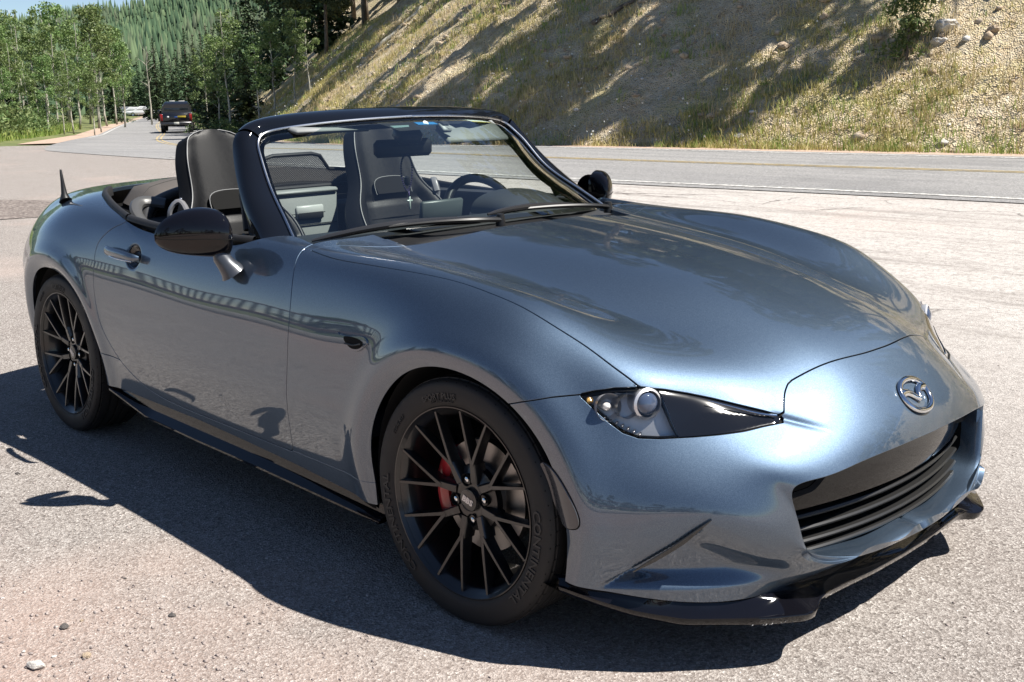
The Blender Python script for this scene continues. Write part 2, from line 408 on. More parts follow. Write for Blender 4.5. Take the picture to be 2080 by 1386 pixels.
def cut_panel(fields, pre=None):
    V, N, T = GV, GN, GT
    if pre is not None:
        m = pre(V); T = T[m[T].any(1)]; V, N, T = compact(V, N, T)
    for fn in fields:
        V, N, T = clip(V, N, T, fn(V)); V, N, T = compact(V, N, T)
    # drop slivers
    A = np.linalg.norm(np.cross(V[T[:, 1]]-V[T[:, 0]], V[T[:, 2]]-V[T[:, 0]]), axis=1)
    return compact(V, N, T[A > 1e-10])
def flange(V, N, T, steps, skip=None):
    """rolled edge round the open border: steps of (outward, down, normal tilt)"""
    E = np.concatenate([T[:, [0, 1]], T[:, [1, 2]], T[:, [2, 0]]])
    key = np.sort(E, 1); code = key[:, 0].astype(np.int64)*(len(V)+1)+key[:, 1]
    _, idx, cnt = np.unique(code, return_index=True, return_counts=True)
    B = E[idx[cnt == 1]]
    if skip is not None: B = B[~(skip(V[B[:, 0]]) & skip(V[B[:, 1]]))]
    if not len(B): return V, N, T
    d = V[B[:, 1]]-V[B[:, 0]]; nn = N[B[:, 0]]+N[B[:, 1]]
    o = np.cross(d, nn); o /= np.linalg.norm(o, axis=1)[:, None]+1e-12; ln = np.linalg.norm(d, axis=1)
    O = np.zeros_like(V)
    for k in (0, 1): np.add.at(O, B[:, k], o*ln[:, None])
    bv = np.unique(B); O[bv] /= np.linalg.norm(O[bv], axis=1)[:, None]+1e-12
    m = {v: i for i, v in enumerate(bv)}
    W = np.vectorize(m.get)(B)
    prev = bv.copy(); VV = [V]; NN = [N]; TT = [T]; base = len(V)
    for (out, down, tilt) in steps:
        P = V[bv]+O[bv]*out-N[bv]*down; Nn = N[bv]*(1-tilt)+O[bv]*tilt; Nn /= np.linalg.norm(Nn, axis=1)[:, None]+1e-12
        cur = base+np.arange(len(bv)); base += len(bv); VV.append(P); NN.append(Nn)
        a, b = prev[W[:, 0]], prev[W[:, 1]]; c, dd = cur[W[:, 1]], cur[W[:, 0]]
        TT.append(np.stack([b, a, dd], 1)); TT.append(np.stack([b, dd, c], 1)); prev = cur
    return np.vstack(VV), np.vstack(NN), np.vstack(TT)
ROLL = [(.0006, .0002, .35), (.0012, .0012, .8), (.0012, .004, 1.0), (.0002, .016, 1.0)]
def emit(name, V, N, T, mat, parent, side, label=None, roll=ROLL):
    """side: -1 right, +1 left, 0 both halves as one mesh"""
    c = (lambda P: np.abs(P[:, 1]) < 2e-4) if side == 0 else None
    V, N, T = flange(V, N, T, roll, c) if roll else (V, N, T)
    R = (V*[1, -1, 1], N*[1, -1, 1], T[:, ::-1]); L = (V, N, T)
    # grid triangles run so that +w halves face outwards when reversed below
    if side == -1: VV, NN, TT = R[0], R[1], R[2]
    elif side == 1: VV, NN, TT = L
    else:
        VV = np.vstack([R[0], L[0]]); NN = np.vstack([R[1], L[1]]); TT = np.vstack([R[2], L[2]+len(V)])
    me = mesh_from(name, VV, TT, True, NN)
    o = new_obj(name, me, mat, parent)
    if label: o['label'] = label
    return o
GAP = .0022
# outlines measured on the car ---------------------------------------------------------------
HOOD_REAR = [(-.503,0),(-.506,.12),(-.515,.24),(-.552,.385),(-.60,.516),(-.645,.64),(-.69,.725)]
SHUT = [(-.699,.741),(-.564,.754),(-.428,.754),(-.318,.749),(-.192,.733),(-.083,.717),(.013,.711),(.103,.705),(.194,.694),(.279,.674),(.35,.659),(.407,.640)]
SEAM = [(.604,.391),(.607,.380),(.587,.349),(.579,.325),(.579,.31),(.588,.26),(.605,.161),(.616,.06),(.617,0)]
def mir(P): return [(x, -y) for x, y in P]
_hood_half = [tuple(p) for p in spline(HOOD_REAR, 30)]+[tuple(p) for p in spline(SHUT, 60)]+[(.47,.56),(.54,.47)]+SEAM[:1]+[tuple(p) for p in spline(SEAM[1:4], 8)]+[tuple(p) for p in spline(SEAM[4:], 16)]
HOOD_POLY = _hood_half+[(x, -y) for x, y in _hood_half[::-1]]
LAMP = [(.736,.616),(.711,.623),(.681,.629),(.641,.629),(.595,.621),(.548,.608),(.501,.593),(.458,.577),(.417,.562),(.393,.552),(.389,.547),(.398,.542),(.444,.538),(.487,.533),(.539,.530),(.587,.528),(.641,.527),(.676,.530),(.697,.541),(.712,.562),(.726,.591)]
BELT = spline([(-.60,.735),(-.70,.714),(-.80,.697),(-.885,.692),(-.95,.728),(-1.02,.760),(-1.25,.772),(-1.59,.778),(-1.79,.768),(-1.90,.748),(-2.02,.722),(-2.174,.676),(-2.322,.618),(-2.44,.53),(-2.51,.40),(-2.55,.22),(-2.56,0)], 160)
BELT_POLY = [tuple(p) for p in BELT]+[(-.45,0),(-.45,.60)]
_d = spline([(-1.70,.99),(-1.792,.849),(-1.841,.827),(-1.896,.794),(-1.929,.758),(-1.937,.70),(-1.938,.638),(-1.934,.567),(-1.91,.481),(-1.863,.412),(-1.814,.365),(-1.742,.326),(-1.633,.291),(-1.463,.272),(-1.276,.268),(-1.044,.268),(-.873,.267),(-.734,.268)], 120)
DOOR = [tuple(p) for p in _d]+[(-.727,.275)]+[tuple(p) for p in spline([(-.722,.29),(-.70,.50),(-.693,.66),(-.708,.765),(-.74,.86),(-.80,1.0)], 40)]
def fpoly(poly, a, b, grow=0.0, sign=1):
    return lambda V: sign*(poly_sdf(poly, V[:, a], V[:, b])-grow)
def flt(a, v, sign=1):          # keep axis < v (sign 1) or > v
    return lambda V: sign*(V[:, a]-v)
f_hood_in = fpoly(HOOD_POLY, 0, 1, -GAP); f_hood_out = fpoly(HOOD_POLY, 0, 1, GAP, -1)
def f_hood_out(V):
    g = -(poly_sdf(HOOD_POLY, V[:, 0], V[:, 1])-GAP)
    return np.where(V[:, 2] > .42, g, -1.0)
def f_lamp_out(V):
    g = -(poly_sdf(LAMP, V[:, 1], V[:, 2])-.0035)
    return np.where(V[:, 0] > .2, g, -1.0)
def f_arch(V, grow=0.0):
    g = np.full(len(V), -1.0)
    for cx, cz, r in ARCH:
        d = np.hypot(V[:, 0]-cx, V[:, 2]-cz)-(r+grow)
        leg = np.abs(V[:, 0]-cx)-(r+grow)             # straight legs down to the sill
        leg = np.where(V[:, 2] < cz, leg, 9.0)
        g = np.maximum(g, -np.minimum(d, leg))
    return np.where(V[:, 1] > .5, g, -1.0)
FB = [(.03,.535),(.126,.569),(.222,.599),(.276,.612),(.318,.6165),(.5,.625)]
def fb_line(V): return V[:, 2]-np.interp(V[:, 0], [p[0] for p in FB], [p[1] for p in FB])
def front_of_seam(V): return 0.30-V[:, 0]
f_belt = lambda V: np.where(V[:, 2] > .6, -(poly_sdf(BELT_POLY, V[:, 0], V[:, 1])-.001), -1.0)
f_door_in = fpoly(DOOR, 0, 2, -GAP); f_door_out = lambda V: -(poly_sdf(DOOR, V[:, 0], V[:, 2])-GAP)

car = empty('convertible_car')
tag(car, 'blue grey two-seat roadster with its top folded down, parked on the lot', 'car')
hood = emit('hood', *cut_panel([f_hood_in, f_lamp_out], lambda V: (V[:, 0] > -.8) & (V[:, 2] > .5)), M_PAINT, car, 0)
bumper = emit('front_bumper', *cut_panel([f_hood_out, f_lamp_out, f_arch, lambda V: np.where(V[:, 0] < .40, fb_line(V)+GAP, -1.0), flt(0, .06, -1)], lambda V: V[:, 0] > 0.0), M_PAINT, car, 0)
_f = cut_panel([f_hood_out, f_lamp_out, f_arch, lambda V: np.where(V[:, 0] > 0, -(fb_line(V)-GAP), -1.0), flt(0, .40), f_door_out, lambda V: -(V[:, 0]+.745), lambda V: -(V[:, 2]-.272)], lambda V: (V[:, 0] > -.80) & (V[:, 1] > .5))
_d_ = cut_panel([f_door_in, f_belt], lambda V: (V[:, 0] > -2.0) & (V[:, 0] < -.6) & (V[:, 1] > .6))
_qz = lambda V: V[:, 2]-(.373-.05*(V[:, 0]+2.02))
_q_ = cut_panel([f_door_out, f_belt, f_arch, lambda V: np.where(V[:, 0] > -2.31, -(_qz(V)-GAP), -1.0), flt(0, -1.6)], lambda V: V[:, 0] < -1.5)
_s_ = cut_panel([f_door_out, f_arch, lambda V: np.where(V[:, 0] < -1.5, _qz(V)+GAP, V[:, 2]-.270), flt(0, -2.2, -1), flt(0, -.05), lambda V: np.interp(V[:, 0], [-1.95, -1.64, -1.29, -1.04, -.72, -.32], [.246, .244, .246, .240, .229, .208])-V[:, 2]], lambda V: (V[:, 1] > .6) & (V[:, 2] < .45))
SIDES = {}
for sd in (-1, 1):
    SIDES[sd] = dict(fender=emit('front_fender', *_f, M_PAINT, car, sd), door=emit('door', *_d_, M_PAINT, car, sd),
                     quarter=emit('rear_quarter', *_q_, M_PAINT, car, sd), sill=emit('side_sill', *_s_, M_PAINT, car, sd))
# dark inner shell behind the gaps
_k = cut_panel([lambda V: f_arch(V, .012), f_belt, lambda V: np.where(V[:, 0] > .2, -(poly_sdf(LAMP, V[:, 1], V[:, 2])-.02), -1.0), lambda V: np.where(V[:, 0] > -.5, -1.0, np.where((V[:, 2] > .7) & (V[:, 1] < .74) & (V[:, 0] > -2.56), 1.0, -1.0))])
_k = (_k[0], _k[1], _k[2][(_k[0][_k[2]][:, :, 0] < .56).all(1)])
emit('inner_shell', _k[0]-_k[1]*.013, _k[1], _k[2], M_DARK, car, 0, roll=None)
# ---------------------------------------------------------------- front end details
def on_mirror(mb_fn, name, mat, parent_r, parent_l, **k):
    """build a piece for the right flank and its mirror image for the left one"""
    a = MB(); mb_fn(a); o = a.build(name, mat, parent_r, **k)
    b = MB(); b.V = [(x, -y, z) for x, y, z in a.V]; b.F = [f[::-1] for f in a.F]
    return o, b.build(name, mat, parent_l, **k)
RIM = PH[-1]                                     # mouth outline, top centre -> round -> bottom centre
rim_half = RIM[::3]; rim_full = np.vstack([rim_half*[1, -1, 1], rim_half[::-1][1:]])
def inset(P, k, dx, cz=.335, zk=None):
    Q = P.copy(); Q[:, 1] *= k; Q[:, 2] = cz+(Q[:, 2]-cz)*(zk or k); Q[:, 0] += dx; return Q
low = sstep(.30, .22, rim_full[:, 2])
def ring(t, inw, drop):
    P = rim_full.copy(); c = np.array([0, .335])
    d = P[:, 1:]-c; L = np.linalg.norm(d, axis=1)[:, None]; P[:, 1:] -= d/L*(inw*(1+0*low[:, None])); P[:, 0] -= drop*(1+.9*low)
    P[:, 2] += low*drop*.12; return P
rr = [ring(0, 0, 0), ring(0, .0010, .0006), ring(0, .0035, .0020), ring(0, .0065, .006), ring(0, .009, .018), ring(0, .011, .034), ring(0, .013, .052)]
m = MB(); m.grid(np.array(rr), flip=True); mouth = m.build('mouth_surround', M_PAINT, bumper, sharp=60)
# dark duct behind
m = MB(); m.grid(np.array([ring(0, .012, .05), inset(ring(0, .016, .05), .97, -.20)])); m.build('grille_duct', M_DARK, bumper)
# gloss crash beam cover filling the upper half of the mouth
def face_x(y, z): return .706-.34*y*y-.10*(.44-z)
ys = np.linspace(-.448, .448, 61)
def topz(y): return .452-.115*y*y-.004
def botz(y): return .330+.015*np.abs(y)
P = []
for t, dx in ((0, -.03), (.0, -.004), (.03, 0), (.5, .008), (.97, 0), (1, -.004), (1, -.04)):
    P.append(np.stack([face_x(ys, .40)+dx, ys, topz(ys)*(1-t)+botz(ys)*t], 1))
MB().grid(np.array(P)).build('grille_panel', simple('gloss black grille panel', (.004, .004, .004), .06, 0, 0, .45), bumper)
# corner sensor recesses of the grille panel: dark openings with a blade
for sg in (-1, 1):
    m = MB(); y = np.linspace(.30, .448, 14); 
    P = [np.stack([face_x(y, .4)+.004, sg*y, topz(y)-.004], 1), np.stack([face_x(y, .4)+.010, sg*y, topz(y)-.004-.036*sstep(.30, .37, y)], 1)]
    m.grid(np.array(P), flip=sg < 0); m.build('panel_recess', M_DARK, bumper)
    m = MB(); P2 = [np.stack([face_x(y, .4)+.012, sg*y, topz(y)-.004-.036*sstep(.30, .37, y)], 1), np.stack([face_x(y, .4)+.022, sg*y, topz(y)-.010-.038*sstep(.30, .37, y)], 1), np.stack([face_x(y, .4)+.008, sg*y, topz(y)-.018-.038*sstep(.30, .37, y)], 1)]
    m.grid(np.array(P2), flip=sg < 0); m.build('panel_blade', M_BLACKP, bumper)
# horizontal slats below
for z0 in (.316, .287, .258, .236):
    yy = np.linspace(-.43+.55*(.33-z0), .43-.55*(.33-z0), 41); xf = face_x(yy, .40)-.004+.12*(.33-z0)
    zz = z0+.02*yy*yy
    P = [np.stack([xf-.06, yy, zz+.004], 1), np.stack([xf, yy, zz+.005], 1), np.stack([xf+.004, yy, zz+.001], 1), np.stack([xf, yy, zz-.005], 1), np.stack([xf-.06, yy, zz-.006], 1)]
    MB().grid(np.array(P)).build('grille_slat', simple('black slat plastic', (.02, .02, .02), .3), bumper)
for sg in (-1, 1):
    m = MB(); m.box((.60, sg*.405, .29), (.02, .012, .10)); m.build('slat_bracket', M_BLACKP, bumper)
# plain crash bar and radiator behind
MB().box((.52, 0, .31), (.03, .80, .22)).build('radiator', simple('dark radiator', (.006, .006, .006), .8), bumper)

# ---- splitter
LIP = [(0, (.700, .168), (.722, .140), (.714, .122)), (.14, (.690, .168), (.720, .141), (.712, .123)), (.26, (.672, .168), (.712, .143), (.704, .124)), (.33, (.665, .170), (.706, .143), (.698, .122)),
       (.365, (.660, .173), (.708, .138), (.702, .115)), (.40, (.658, .176), (.724, .128), (.718, .108)), (.43, (.653, .175), (.728, .132), (.720, .110)), (.50, (.634, .168), (.672, .132), (.664, .111)), (.60, (.580, .168), (.556, .138), (.546, .116)),
       (.70, (.495, .177), (.472, .156), (.462, .136)), (.76, (.418, .192), (.410, .176), (.400, .158)), (.80, (.345, .206), (.356, .194), (.350, .176)), (.812, (.325, .206), (.332, .198), (.328, .182))]
LIPM = {.43: .435, .50: .520, .60: .658, .70: .733, .76: .782, .80: .815, .812: .825}
lt = np.array([l[0] for l in LIP]); _q = np.linspace(0, .812, 150); M = np.stack([np.interp(_q, lt, np.eye(len(lt))[k]) for k in range(len(lt))], 1)
for _ in range(9): M[1:-1] = .25*M[:-2]+.5*M[1:-1]+.25*M[2:]
def lipcurve(i, wf): return np.stack([M @ np.array([l[i][0] for l in LIP]), M @ np.array([wf(l[0]) for l in LIP]), M @ np.array([l[i][1] for l in LIP])], 1)
T_ = lipcurve(1, lambda v: v); M_ = lipcurve(2, lambda v: LIPM.get(v, v)); B_ = lipcurve(3, lambda v: LIPM.get(v, v)*.99)
secs = []
for t, o in ((-.35, (-.02, 0, .004)), (0, (0, 0, 0)), (.3, (0, 0, -.003)), (.6, (0, 0, -.004)), (.93, (0, 0, -.001)), (1, (0, 0, 0))): secs.append(T_*(1-t)+M_*t+np.array(o))
secs += [M_*.9+B_*.1+np.array([.002, 0, 0]), M_*.1+B_*.9+np.array([.002, 0, 0]), B_, B_+np.array([-.12, 0, .012])]
secs = np.array(secs); full = np.concatenate([secs[:, ::-1]*[1, -1, 1], secs[:, 1:]], 1)
m = MB(); m.grid(full); splitter = m.build('front_splitter', M_BLACK, car, sharp=40)
# scuffed corner of the splitter
m = MB(); r2 = random.Random(4)
for k in range(15):
    t = r2.random(); a = r2.gauss(0, .5); y = -.43+.035*abs(a)*r2.random(); x = np.interp(-y, [.365, .40, .43, .5], [.708, .718, .714, .672])+.0015; z = np.interp(-y, [.365, .40, .43, .5], [.127, .116, .116, .116])-.006+.02*t
    s = .002+.005*r2.random(); m.add([(x, y-s, z-.3*s), (x+.001, y+s*1.6, z-.5*s), (x+.001, y+s, z+.8*s), (x, y-s*.7, z+.5*s)], [(0, 1, 2, 3)])
for k in range(9):
    y = -.46-.09*r2.random(); x = np.interp(-y, [.43, .52, .66], [.710, .666, .548])+.008; s = .0015+.002*r2.random()
    m.add([(x, y-s, .116), (x, y+s*1.5, .1155), (x+.001, y+s, .116+s)], [(0, 1, 2)])
m.build('scuff_marks', simple('scraped white plastic', (.62, .62, .62), .6), splitter, recalc=False)['kind'] = 'stuff'

# ---- headlamps
def patch_inside(poly_grow, off, extra=None):
    V, N, T = cut_panel([lambda V: np.where(V[:, 0] > .2, poly_sdf(LAMP, V[:, 1], V[:, 2])-poly_grow, 1.0)]+(extra or []), lambda V: (V[:, 0] > .25) & (V[:, 2] > .45) & (V[:, 2] < .68))
    return V-N*off, N, T
M_REFL = simple('satin reflector', (.72, .72, .74), .3, .55)
def bulge(P, amp):
    """lens-like crown: moves the patch out and tilts its normals"""
    V, N, T = P
    h = lambda w_, z_: amp*(1-np.exp(np.minimum(poly_sdf(LAMP, w_, z_), 0)/.022))
    e = .0015; h0 = h(V[:, 1], V[:, 2]); gw = (h(V[:, 1]+e, V[:, 2])-h(V[:, 1]-e, V[:, 2]))/(2*e); gz_ = (h(V[:, 1], V[:, 2]+e)-h(V[:, 1], V[:, 2]-e))/(2*e)
    g = np.stack([0*gw, gw, gz_], 1); N2 = N-(g-N*(g*N).sum(1)[:, None]); N2 /= np.linalg.norm(N2, axis=1)[:, None]
    return V+N*h0[:, None], N2, T
M_MASK = simple('gloss black lamp mask', (.006, .006, .007), .08, 0, .6)
for sg in (-1, 1):
    lamp = empty('headlamp'); lamp.parent = car
    emit('lens', *bulge(patch_inside(-.001, .0035, [flt(1, .606, -1)]), .0065), M_LENS, lamp, sg, roll=[(.0, .004, .8)])
    emit('lamp_seal', *patch_inside(.0045, .006, [lambda V: -(poly_sdf(LAMP, V[:, 1], V[:, 2])+.004)]), M_DARK, lamp, sg, roll=None)
    # black mask over the inner two thirds
    emit('lamp_mask', *bulge(patch_inside(-.001, .0035, [flt(1, .6058)]), .0065), M_MASK, lamp, sg, roll=[(.0, .03, .9)])
    V, N, T = patch_inside(-.004, .008, [flt(1, .600, -1)])
    emit('lamp_bowl', V-N*.016, N, T, simple('silver lamp bowl', (.62, .62, .64), .4, .25), lamp, sg, roll=[(-.002, -.012, .9)])
    def place(P, sg=sg): return np.asarray(P)*[1, -sg, 1]
    ax = np.array([.90, -.30, .10]); ax /= np.linalg.norm(ax)         # lamp axis (right lamp frame)
    def barrel(c, prof, n=32):
        c = np.array(c); u = np.cross(ax, [0, 0, 1]); u /= np.linalg.norm(u); v = np.cross(u, ax); th = np.linspace(0, 2*np.pi, n, endpoint=False)
        return np.array([c+ax*h+r*(np.cos(th)[:, None]*u+np.sin(th)[:, None]*v) for r, h in prof])
    def add(name, grid, mat, par): 
        m = MB(); m.grid(place(grid.reshape(-1, 3)).reshape(grid.shape), close_v=True); return m.build(name, mat, par, sharp=50)
    pc = (.424, -.637, .596)
    pj_ = add('projector', barrel(pc, [(.030, -.05), (.031, -.008), (.034, -.004), (.035, .006), (.030, .010), (.0285, -.012)]), M_REFL, lamp)
    add('projector_lens', barrel(pc, [(.0285, -.012), (.027, .004), (.021, .012), (.012, .0165), (.0001, .018)]), simple('projector glass', (.05, .07, .12), .03, 0, 1.0), lamp)
    bc = (.366, -.703, .592)
    add('reflector', barrel(bc, [(.004, -.028), (.018, -.02), (.026, -.008), (.030, .008), (.031, .012)]), M_REFL, lamp)
    add('bulb', barrel(bc, [(.009, -.02), (.010, .0), (.008, .008), (.0001, .012)]), simple('lamp bulb glass', (.7, .68, .66), .1, 0, .8), lamp)
    add('amber_bulb', barrel((.336, -.722, .603), [(.008, -.015), (.008, .0), (.0001, .006)]), simple('amber bulb', (.55, .33, .10), .2), lamp)
    add('trim_ring', barrel((.398, -.672, .592), [(.024, -.03), (.026, .0), (.027, .006)]), M_ALU, lamp)
    # light blade near the inner tip and stepped reflector under the bulbs
    m = MB(); A = spline([(.495, -.525, .588), (.532, -.478, .570), (.572, -.432, .553), (.592, -.402, .5465)], 16)
    A = A+np.array([.0105, 0, .0070]); m.tube(place(A), np.linspace(.0010, .0030, 16), 6); m.build('light_blade', M_CHROME, lamp)
    m = MB()
    for k in range(7):
        c = np.array([.366+.011*k, -.706+.0065*k, .568-.0055*k]); m.box(place(c), (.004, .018, .004), Matrix.Rotation(sg*-.5, 3, 'Z'))
    m.build('step_reflector', simple('grey stepped reflector', (.22, .22, .24), .3, .6), lamp)
# ---- emblem on the nose
ec = np.array([.7225, 0, .5415]); eu = np.array([0, 1.0, 0]); ev = np.array([-.66, 0, .75]); ev /= np.linalg.norm(ev); en = np.cross(eu, ev); en *= np.sign(en[0])
def em(a, b, h=.0): 
    d = -.55*a*a                                   # follow the nose's plan curve
    return ec+eu*a+ev*b+en*(.003+h)+np.array([d, 0, 0])
m = MB(); th = np.linspace(0, 2*np.pi, 64, endpoint=False)
cx, cy = .066, .050
prof = [(-.008, 0), (-.007, .004), (-.002, .006), (.002, .006), (.006, .004), (.007, 0)]
G = []
for dr, h in prof: G.append([em((cx-.007+dr)*math.cos(t)*(1-.06*math.cos(2*t)), (cy-.007+dr)*math.sin(t), h) for t in th])
m.grid(np.array(G), close_v=True)
emb = m.build('emblem', M_CHROME, car, sharp=70)
m = MB()
for sg in (-1, 1):
    c = spline([(sg*.0545, .012), (sg*.034, .013), (sg*.016, .004), (0, -.017)], 22); wd = np.interp(np.linspace(0, 1, 22), [0, .3, .7, 1], [.012, .010, .0085, .0045])
    tn = np.gradient(c, axis=0); tn /= np.linalg.norm(tn, axis=1)[:, None]; nn = np.stack([-tn[:, 1], tn[:, 0]], 1)
    G = [[em(*(c[i]+nn[i]*wd[i]*k), h) for i in range(22)] for k, h in ((-1, 0), (-.75, .004), (0, .0075), (.75, .004), (1, 0))]
    m.grid(np.array(G))
m.build('emblem_wings', M_CHROME, emb, sharp=70)
# ---- bumper fin, side marker, plate seam, fender vent
for sg in (-1, 1):
    m = MB(); A = np.array([(.594, .624, .371), (.565, .655, .341), (.534, .684, .309), (.503, .709, .281), (.470, .733, .250)]); A = spline(A, 20)
    nb = np.array([.62, .78, .05]); wd = np.interp(np.linspace(0, 1, 20), [0, .35, .75, 1], [.001, .009, .008, .002])
    side = np.array([.45, -.62, -.62]); side /= np.linalg.norm(side)
    G = np.array([A+nb*.005-side*wd[:, None]*.1, A+nb*.010, A+nb*.009+side*wd[:, None]*1.2, A-nb*.004+side*wd[:, None]*1.2]); G[..., 1] *= sg
    m.grid(G, flip=sg < 0); m.build('bumper_fin', simple('smoked fin plastic', (.02, .02, .02), .15, 0, .5), bumper, sharp=30)
    mk = [(.262,.462),(.280,.464),(.298,.458),(.334,.426),(.376,.354),(.373,.343),(.362,.337),(.334,.334),(.320,.345)]
    mk = [tuple(p) for p in spline(mk, 48, True)]
    V, N, T = cut_panel([fpoly(mk, 0, 2, 0.0)], lambda V: (V[:, 0] > .1) & (V[:, 0] < .5) & (V[:, 1] > .6))
    emit('side_marker', V+N*.0035, N, T, simple('smoked marker lens', (.050, .052, .056), .15, 0, .6), bumper, sg, roll=[(.0006, .0006, .6), (.001, .005, 1)])
    V, N, T = cut_panel([fpoly(mk, 0, 2, .0035)], lambda V: (V[:, 0] > .1) & (V[:, 0] < .5) & (V[:, 1] > .6))
    emit('marker_gap', V+N*.0006, N, T, M_DARK, bumper, sg, roll=None)
    # snake mark on the marker lens, as dark lettering
    vt = [(-.47,.664),(-.432,.656),(-.33,.663),(-.318,.655),(-.335,.638),(-.361,.624),(-.388,.623),(-.425,.643)]
    V, N, T = cut_panel([fpoly([tuple(p) for p in spline(vt, 40, True)], 0, 2, 0)], lambda V: (V[:, 0] > -.6) & (V[:, 0] < -.2) & (V[:, 1] > .7))
    fd = SIDES[sg]['fender']
    vo = emit('fender_vent', V+N*.0035, N, T, M_PAINT, fd, sg, roll=[(.0008, .0008, .5), (.0015, .006, 1)])
    vt2 = [(-.425,.650),(-.34,.653),(-.333,.648),(-.345,.636),(-.366,.629),(-.39,.629),(-.415,.641)]
    V, N, T = cut_panel([fpoly([tuple(p) for p in spline(vt2, 40, True)], 0, 2, 0)], lambda V: (V[:, 0] > -.6) & (V[:, 0] < -.2) & (V[:, 1] > .7))
    emit('vent_opening', V+N*.0042, N, T, M_DARK, fd, sg, roll=None)
    m = MB(); P = np.array([(-.405, .848, .640), (-.365, .850, .641), (-.335, .851, .649)]); P[:, 1] *= sg; m.tube(P, .0022, 6); m.build('vent_blade', M_BLACKP, fd)
# ---- side skirts
for sg in (-1, 1):
    xs = np.linspace(-1.935, -.315, 60)
    top = np.interp(xs, [-1.95, -1.64, -1.29, -1.04, -.72, -.32], [.246, .244, .246, .240, .229, .208])
    bot = np.interp(xs, [-1.935, -1.84, -1.65, -1.30, -.94, -.62, -.32], [.233, .218, .186, .179, .178, .173, .168])
    wv = .812+.0*xs
    G = np.array([np.stack([xs, wv-.014, top+.008], 1), np.stack([xs, wv-.008, top-.006], 1), np.stack([xs, wv-.006, top*.35+bot*.65], 1), np.stack([xs, wv+.012, bot+.007], 1), np.stack([xs, wv+.020, bot+.002], 1), np.stack([xs, wv+.020, bot-.004], 1), np.stack([xs, wv-.15, bot-.002], 1)])
    G[..., 1] *= sg; m = MB(); m.grid(G, flip=sg > 0); m.build('side_skirt', M_BLACK, car, sharp=40)
# ---- floor pan so that no light leaks under the body
m = MB(); m.box((-.35, 0, .20), (.55, 1.1, .04)); m.box((-1.15, 0, .19), (1.55, 1.58, .04)); m.box((-2.45, 0, .24), (1.0, 1.1, .04)); m.box((.35, 0, .19), (.5, .9, .04)); m.build('floor_pan', M_DARK, car, smooth=False)
# wheel housings
for sg in (-1, 1):
    for cx, cz, r in ARCH:
        m = MB(); th = np.linspace(-.25, math.pi+.25, 30)
        G = np.array([[(cx+(r+.012)*math.cos(t), sg*wv_, max(.2, cz+(r+.012)*math.sin(t))) for t in th] for wv_ in (.80, .55)]); m.grid(G)
        G2 = np.array([[(cx+rr_*math.cos(t), sg*.55, max(.2, cz+rr_*math.sin(t))) for t in th] for rr_ in (r+.012, .02)]); m.grid(G2)
        m.build('wheel_liner', simple('felted wheel liner', (.012, .012, .012), .9), car)
# ---------------------------------------------------------------- wheels
M_TYRE = simple('tyre rubber', (.018, .017, .0165), .62, 0, 0, .35, noise=.25, nscale=25)
M_RIM = simple('gloss black wheel', (.006, .006, .007), .3, .0, .45)
M_LETTER = simple('raised tyre lettering', (.027, .026, .025), .55)
def text_mesh(txt, size, extrude=.0, res=2, bold=0.0):
    c = bpy.data.curves.new('lettering', 'FONT'); c.body = txt; c.size = size; c.align_x = 'CENTER'; c.extrude = extrude; c.resolution_u = res; c.offset = bold
    o = bpy.data.objects.new('lettering', c); COL.objects.link(o); dg = bpy.context.evaluated_depsgraph_get()
    me = bpy.data.meshes.new_from_object(o.evaluated_get(dg)); bpy.data.objects.remove(o); bpy.data.curves.remove(c)
    V = np.array([v.co[:] for v in me.vertices]); F = [list(p.vertices) for p in me.polygons]; bpy.data.meshes.remove(me)
    return V, F
def arc_text(txt, size, a_mid, r, y, sx=1.0, ext=.0008, bold=0.0):
    V, F = text_mesh(txt, size, ext, 2, bold); W = []
    for v in V:
        a = a_mid-v[0]*sx/r; rad = r+v[1]-size*.35
        W.append((rad*math.cos(a), y-v[2]-(.0012 if v[2] > 0 else -.001), rad*math.sin(a)))
    return W, F
TYRE_R, RIM_R = .306, .232
def tyre_profile():
    h = .1025
    out = [(.2275, -.088), (.2365, -.0925), (.243, -.0975), (.256, -.1010), (.272, -.1015), (.286, -.1000), (.2925, -.0985), (.2985, -.094), (.3025, -.086)]
    tread = []
    for a, b in ((-.080, -.050), (-.042, -.018), (-.010, .010), (.018, .042), (.050, .080)):
        tread += [(.299, a-.001), (.3055, a), (.3062, (a+b)/2), (.3055, b), (.299, b+.001)]
    inn = [(r, -y) for r, y in out[::-1]]
    return out+tread+inn
